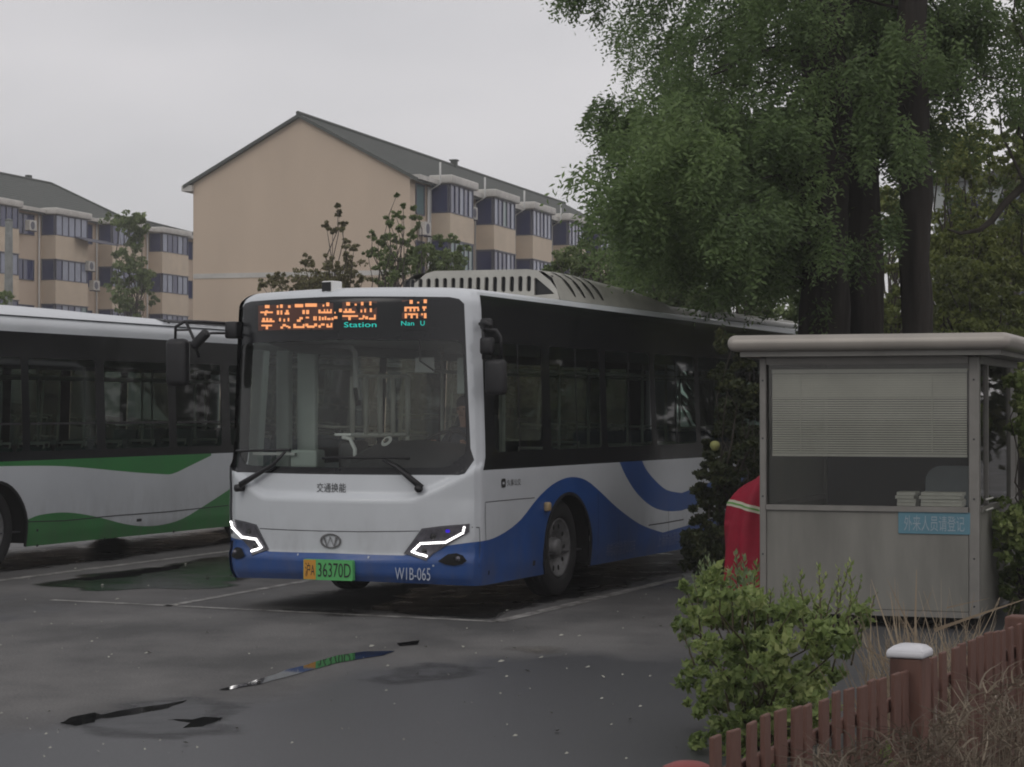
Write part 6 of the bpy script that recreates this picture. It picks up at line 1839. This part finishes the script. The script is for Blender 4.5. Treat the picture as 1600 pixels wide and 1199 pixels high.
# dense hedge line closing the view under the trees, right of the bus
h1 = [(rnd(1150, 1280), rnd(520, 640), rnd(22, 34)) for _ in range(30)]
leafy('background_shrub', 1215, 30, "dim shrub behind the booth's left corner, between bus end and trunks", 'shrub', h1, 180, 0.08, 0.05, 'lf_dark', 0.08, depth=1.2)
h2 = [(rnd(1590, 1680), rnd(600, 780), rnd(20, 30)) for _ in range(22)]+[(rnd(1568, 1660), rnd(800, 950), rnd(20, 34)) for _ in range(40)]
leafy('green_shrub', 1600, 19.2, "fresh green shrub at the right edge beside the booth's side wall", 'shrub', h2, 190, 0.055, 0.04, 'lf_bright', 0.05, depth=0.5, fork=0.2)
g1 = [(rnd(1470, 1640), rnd(520, 660), rnd(26, 38)) for _ in range(30)]
leafy('background_shrub', 1560, 27, "dark green shrub mass behind the booth's right side wall", 'shrub', g1, 200, 0.075, 0.045, 'lf_olive', 0.08, depth=1.0)

# far pale building glimpsed through the trees on the right
fb_o = at(1555, 640, 90); fb_o.z = 0
fbld = empty('pale_building', fb_o, -R(16.9), "pale grey-green apartment block glimpsed through the trees at the right edge", 'building')
M['pale_wall'] = pmat('pale_grey_wall', (0.38, 0.41, 0.40), 0.85, var=0.2, vscale=0.7)
q = MB(); q.box((-2.5, 0, 0), (9, 12, 11.3)); q.build('wall', M['pale_wall'], fbld)
q = MB(); q.box((-2.9, -0.4, 11.3), (9.4, 12.4, 11.7)); q.build('roof', M['roof_tile'], fbld)
for zi in range(4):
    for xi in range(5):
        window(fbld, (-1.9+xi*2.1, -0.03), (-0.6+xi*2.1, -0.03), 1.2+zi*2.7, 2.6+zi*2.7, 2, [M['pane_dark'], M['pane_sky_tint']], [0.6, 0.4])
for zi in range(4):
    q = MB(); q.box((-2.6, -0.9, 0.75+zi*2.7), (3.9, -0.02, 0.95+zi*2.7)); q.build('balcony_slab', M['white_trim'], fbld)

# ---- foreground bush in front of the booth
def shrub_stems(q, base, tips, r0=0.010):
    for t in tips: limb(q, (base[0]+random.uniform(-0.12, 0.12), base[1]+random.uniform(-0.12, 0.12), -0.02), t, r0, 0.003, 0.03, 5, 6, 0.04)
BX, BY = (1190-800)/FPX*11.9, 11.9
bush = empty('leafy_shrub', (BX, BY, 0), 0, "bright green leafy shrub in the foreground, in front of the booth and red cover", 'shrub')
outl = [(1075, 935), (1110, 900), (1150, 905), (1200, 935), (1250, 955), (1310, 950), (1345, 975), (1325, 1030), (1300, 1060), (1280, 1130), (1230, 1185), (1110, 1190), (1090, 1120), (1085, 1040), (1100, 985)]
cl = []
for px, py in rand_in(outl, 118):
    y = rnd(11.2, 12.7); p = at(px, py, y); r_ = rnd(16, 30)/FPX*y; cl.append((p.x-BX, p.y-BY, max(p.z, 0.05), r_, r_, r_*0.8))
for px, py, r_ in ((1072, 915, 8), (1068, 982, 12), (1078, 985, 12), (1100, 1090, 18), (1105, 1170, 22), (1160, 1188, 25), (1215, 1190, 25)):
    p = at(px, py, 11.8); cl.append((p.x-BX, p.y-BY, max(p.z, 0.05), r_/288, r_/288, r_/288))
V = cloud(ragged(cl, 4, 0.55), 19, 0.054, 0.031, droop=-0.25, fold=0.25)
leaf_mesh('foliage', V, M['lf_bright'], bush)
q = MB(); shrub_stems(q, (0, 0), [(c[0], c[1], c[2]) for c in cl[::3]]); q.build('stem', M['stem_green'], bush, smooth=True)["kind"] = "stuff"
# tall shoots with paired leaves
def shoot(parent, off, base, tip, n, ln, wd, mat, stem=0.006):
    a, b = Vector(base), Vector(tip)
    q = MB(); pts = limb(q, a, b, stem, 0.002, 0.04, 5, 8, 0.02); so = q.build('stem', M['stem_green'], parent, smooth=True)
    cs, as_, bs, l_ = [], [], [], []
    for i in range(n):
        t = 0.25+0.75*i/(n-1); k = t*(len(pts)-1); k0 = min(int(k), len(pts)-2); p = pts[k0].lerp(pts[k0+1], k-k0)
        az = i*2.4+rnd(-.4, .4); el = 0.5+0.6*t
        d = Vector((math.cos(az)*math.cos(el), math.sin(az)*math.cos(el), math.sin(el)))
        s = ln*(1.1-0.5*t)*rnd(0.8, 1.2)
        cs.append(p+d*s*0.5); as_.append(d); bs.append(d.cross(Vector((0.2, 0.1, 1))).normalized()); l_.append(s)
    V = leaf_arrays(np.array(cs), np.array(as_), np.array(bs), np.array(l_), np.array(l_)*wd, 0.2)
    leaf_mesh('leaf_pairs', V, mat, parent)
for (bx_, by_), (tx, ty), n, ln in (((1120, 985), (1105, 872), 22, 0.066), ((1130, 985), (1118, 885), 20, 0.055), ((1160, 985), (1163, 872), 26, 0.066), ((1168, 980), (1172, 900), 20, 0.06), ((1090, 960), (1070, 922), 10, 0.05),
                                ((1105, 1000), (1066, 985), 10, 0.05), ((1270, 990), (1290, 900), 16, 0.055), ((1300, 990), (1325, 885), 16, 0.06), ((1240, 975), (1235, 915), 14, 0.05), ((1320, 1000), (1345, 905), 12, 0.05), ((1290, 985), (1265, 925), 14, 0.055), ((1340, 1010), (1372, 925), 10, 0.045), ((1200, 975), (1205, 925), 14, 0.055), ((1255, 1000), (1250, 890), 18, 0.06), ((1310, 1020), (1310, 890), 18, 0.06), ((1275, 1010), (1308, 915), 16, 0.058), ((1145, 990), (1140, 890), 18, 0.06), ((1095, 1000), (1085, 900), 14, 0.055), ((1330, 1040), (1350, 950), 14, 0.055), ((1085, 1040), (1062, 975), 12, 0.05), ((1300, 1050), (1335, 930), 18, 0.06), ((1160, 990), (1150, 868), 24, 0.07), ((1180, 985), (1180, 880), 22, 0.066), ((1112, 985), (1095, 880), 22, 0.066), ((1225, 985), (1228, 905), 18, 0.06), ((1325, 1010), (1330, 880), 20, 0.062), ((1285, 1000), (1278, 885), 20, 0.06)):
    y = rnd(11.4, 12.2); a, b = at(bx_, by_, y), at(tx, ty, y+rnd(-0.1, 0.1))
    shoot(bush, None, a-Vector((BX, BY, 0)), b-Vector((BX, BY, 0)), n, ln, 0.5, M['lf_young'] if tx < 1180 else M['lf_bright'])

# ---- dry grass and weeds
def blade_strip(q, base, tip, w, bend, k=5):
    a, b = Vector(base), Vector(tip)
    d = b-a; s = d.cross(Vector((0, 1, 0.2))).normalized()
    v = []
    for i in range(k+1):
        t = i/k; p = a.lerp(b, t)+Vector((bend[0], bend[1], bend[2]))*math.sin(math.pi*t*0.5)**2*t
        ww = w*(1-t*0.85)/2
        v += [p-s*ww, p+s*ww]
    q.add(v, [(2*i, 2*i+1, 2*i+3, 2*i+2) for i in range(k)])
GX, GY = (1440-800)/FPX*11.6, 11.6
q = MB()
for _ in range(300):
    y = rnd(10.9, 12.6); px = rnd(1345, 1540); a = at(px, 1120, y); a.z = 0.0
    h = rnd(0.28, 0.75) if random.random() < 0.7 else rnd(0.6, 0.95); lean = rnd(-0.32, 0.30)
    blade_strip(q, a-Vector((GX, GY, 0)), a-Vector((GX, GY, 0))+Vector((lean*h, rnd(-0.2, 0.2)*h, h)), rnd(0.006, 0.013), (lean*0.3, 0, -abs(lean)*0.35))
for px0, py0, px1, py1, w in ((1402, 1020, 1355, 905, 0.013), (1405, 1010, 1385, 925, 0.012), (1432, 1030, 1426, 890, 0.018), (1438, 1010, 1380, 905, 0.012), (1460, 985, 1615, 930, 0.02), (1380, 1040, 1362, 960, 0.012), (1395, 1040, 1330, 1000, 0.010), (1410, 1040, 1340, 1010, 0.008), (1425, 1020, 1405, 940, 0.014), (1480, 950, 1540, 935, 0.008)):
    y = 11.4; blade_strip(q, at(px0, py0, y)-Vector((GX, GY, 0)), at(px1, py1, y)-Vector((GX, GY, 0)), w, (0.02, 0, 0.0), 6)
o = q.build('dry_grass', M['dry_grass']); o.location = (GX, GY, 0)
tag(o, "tan dry grass stalks standing between the booth and the picket fence", 'grass', kind='stuff')
# brown tangle behind the fence
q = MB()
for _ in range(700):
    y = rnd(11.2, 13.4); px = rnd(1430, 1620); a = at(px, 1120, y); a.z = rnd(0, 0.3); d = Vector((rnd(-.3, .3), rnd(-.2, .2), rnd(0.05, 0.42)))
    blade_strip(q, a-Vector((GX, GY, 0)), a-Vector((GX, GY, 0))+d, rnd(0.004, 0.014), (rnd(-.1, .1), 0, -0.05), 4)
o = q.build('withered_weeds', M['dry_weed']); o.location = (GX, GY, 0)
tag(o, "brown withered weeds behind the right part of the fence", 'weeds', kind='stuff')
# weeds on this side of the fence, bottom right
WX, WY = 2.0, 8.4
q = MB()
wpoly = [(1215, 1215), (1290, 1185), (1360, 1165), (1440, 1150), (1490, 1110), (1530, 1075), (1620, 1045), (1620, 1215)]
for px, py in rand_in(wpoly, 1500):
    k = (px-800)/FPX; yf = (F0.x-F0.y*FD.x/FD.y)/(k-FD.x/FD.y)
    if noise.noise(Vector((px*0.018, py*0.03, 2.0))) < -0.12: continue
    y = yf-rnd(0.10, 0.9); a = at(px, py, y)-Vector((WX, WY, 0))
    d = Vector((rnd(-.13, .13), rnd(-.12, .12), rnd(-0.03, 0.20)))
    blade_strip(q, a, a+d, rnd(0.003, 0.011), (rnd(-.12, .12), 0, -0.07), 5)
    if random.random() < 0.25: blade_strip(q, Vector((a.x+rnd(-.1, .1), a.y, 0)), a, 0.006, (0.02, 0, 0), 3)
o = q.build('withered_weeds', M['dry_weed']); o.location = (WX, WY, 0)
tag(o, "tangled dry weeds in the bottom right corner, nearer than the fence", 'weeds', kind='stuff')
# small green plants at the foot of the fence
for px, y, lab, n in ((1300, 8.05, "small green plant at the fence foot, left of the capped post", 40), (1372, 8.7, "green plant growing against the white-capped fence post", 46)):
    c = at(px, 1150, y); o = empty('small_plant', (c.x, c.y, 0), 0, lab, 'plant')
    V = cloud([(0, 0, 0.24, 0.055, 0.05, 0.15), (0.03, 0, 0.42 if px > 1350 else 0.34, 0.04, 0.04, 0.09)], n, 0.05, 0.028, droop=-0.6)
    leaf_mesh('leaves', V, M['lf_bright'], o)
    q = MB(); q.tube([(0, 0, 0), (0.01, 0, 0.2), (0.03, 0, 0.42 if px > 1350 else 0.34)], [0.006, 0.004, 0.002], 5); q.build('stem', M['stem_green'], o)

# belt of trees at the right, beyond the frame edge, that the bus windows mirror
bl = []
for i in range(150):
    t = random.random(); x = 9.5+t*26+rnd(-1, 1); y = 41-t*20+rnd(-1.5, 1.5); z = rnd(0.8, 7.0)
    if x/y < 0.245: x = 0.25*y+rnd(0, 1)
    bl.append((x-20, y-33, z, 1.2, 1.2, 1.0))
belt = empty('tree_belt', (20, 33, 0), 0, "dense belt of dark trees beyond the right edge of the picture", 'trees')
leaf_mesh('crown', cloud(bl, 260, 0.34, 0.2), M['lf_dark'], belt)
q = MB()
for i in range(10):
    t = i/9; q.tube([(9.5+t*26-20, 41-t*20-33, 0), (9.5+t*26-20+rnd(-.2, .2), 41-t*20-33, 6)], [0.2, 0.09], 8)
q.build('trunk', M['bark_grey'], belt, smooth=True)["kind"] = "stuff"

# ---------------------------------------------------------------- haze
hz = MB(); hz.box((-260, -60, -1), (260, 330, 26))
hzo = hz.build('haze', bpy.data.materials.new('haze_air'))
hm = hzo.data.materials[0]; hm.use_nodes = True
hm.node_tree.nodes.clear()
ho = hm.node_tree.nodes.new("ShaderNodeOutputMaterial"); hv = hm.node_tree.nodes.new("ShaderNodeVolumePrincipled")
hv.inputs["Color"].default_value = (0.9, 0.9, 0.9, 1); hv.inputs["Density"].default_value = 0.0011
hm.node_tree.links.new(hv.outputs[0], ho.inputs["Volume"])
tag(hzo, kind='stuff')
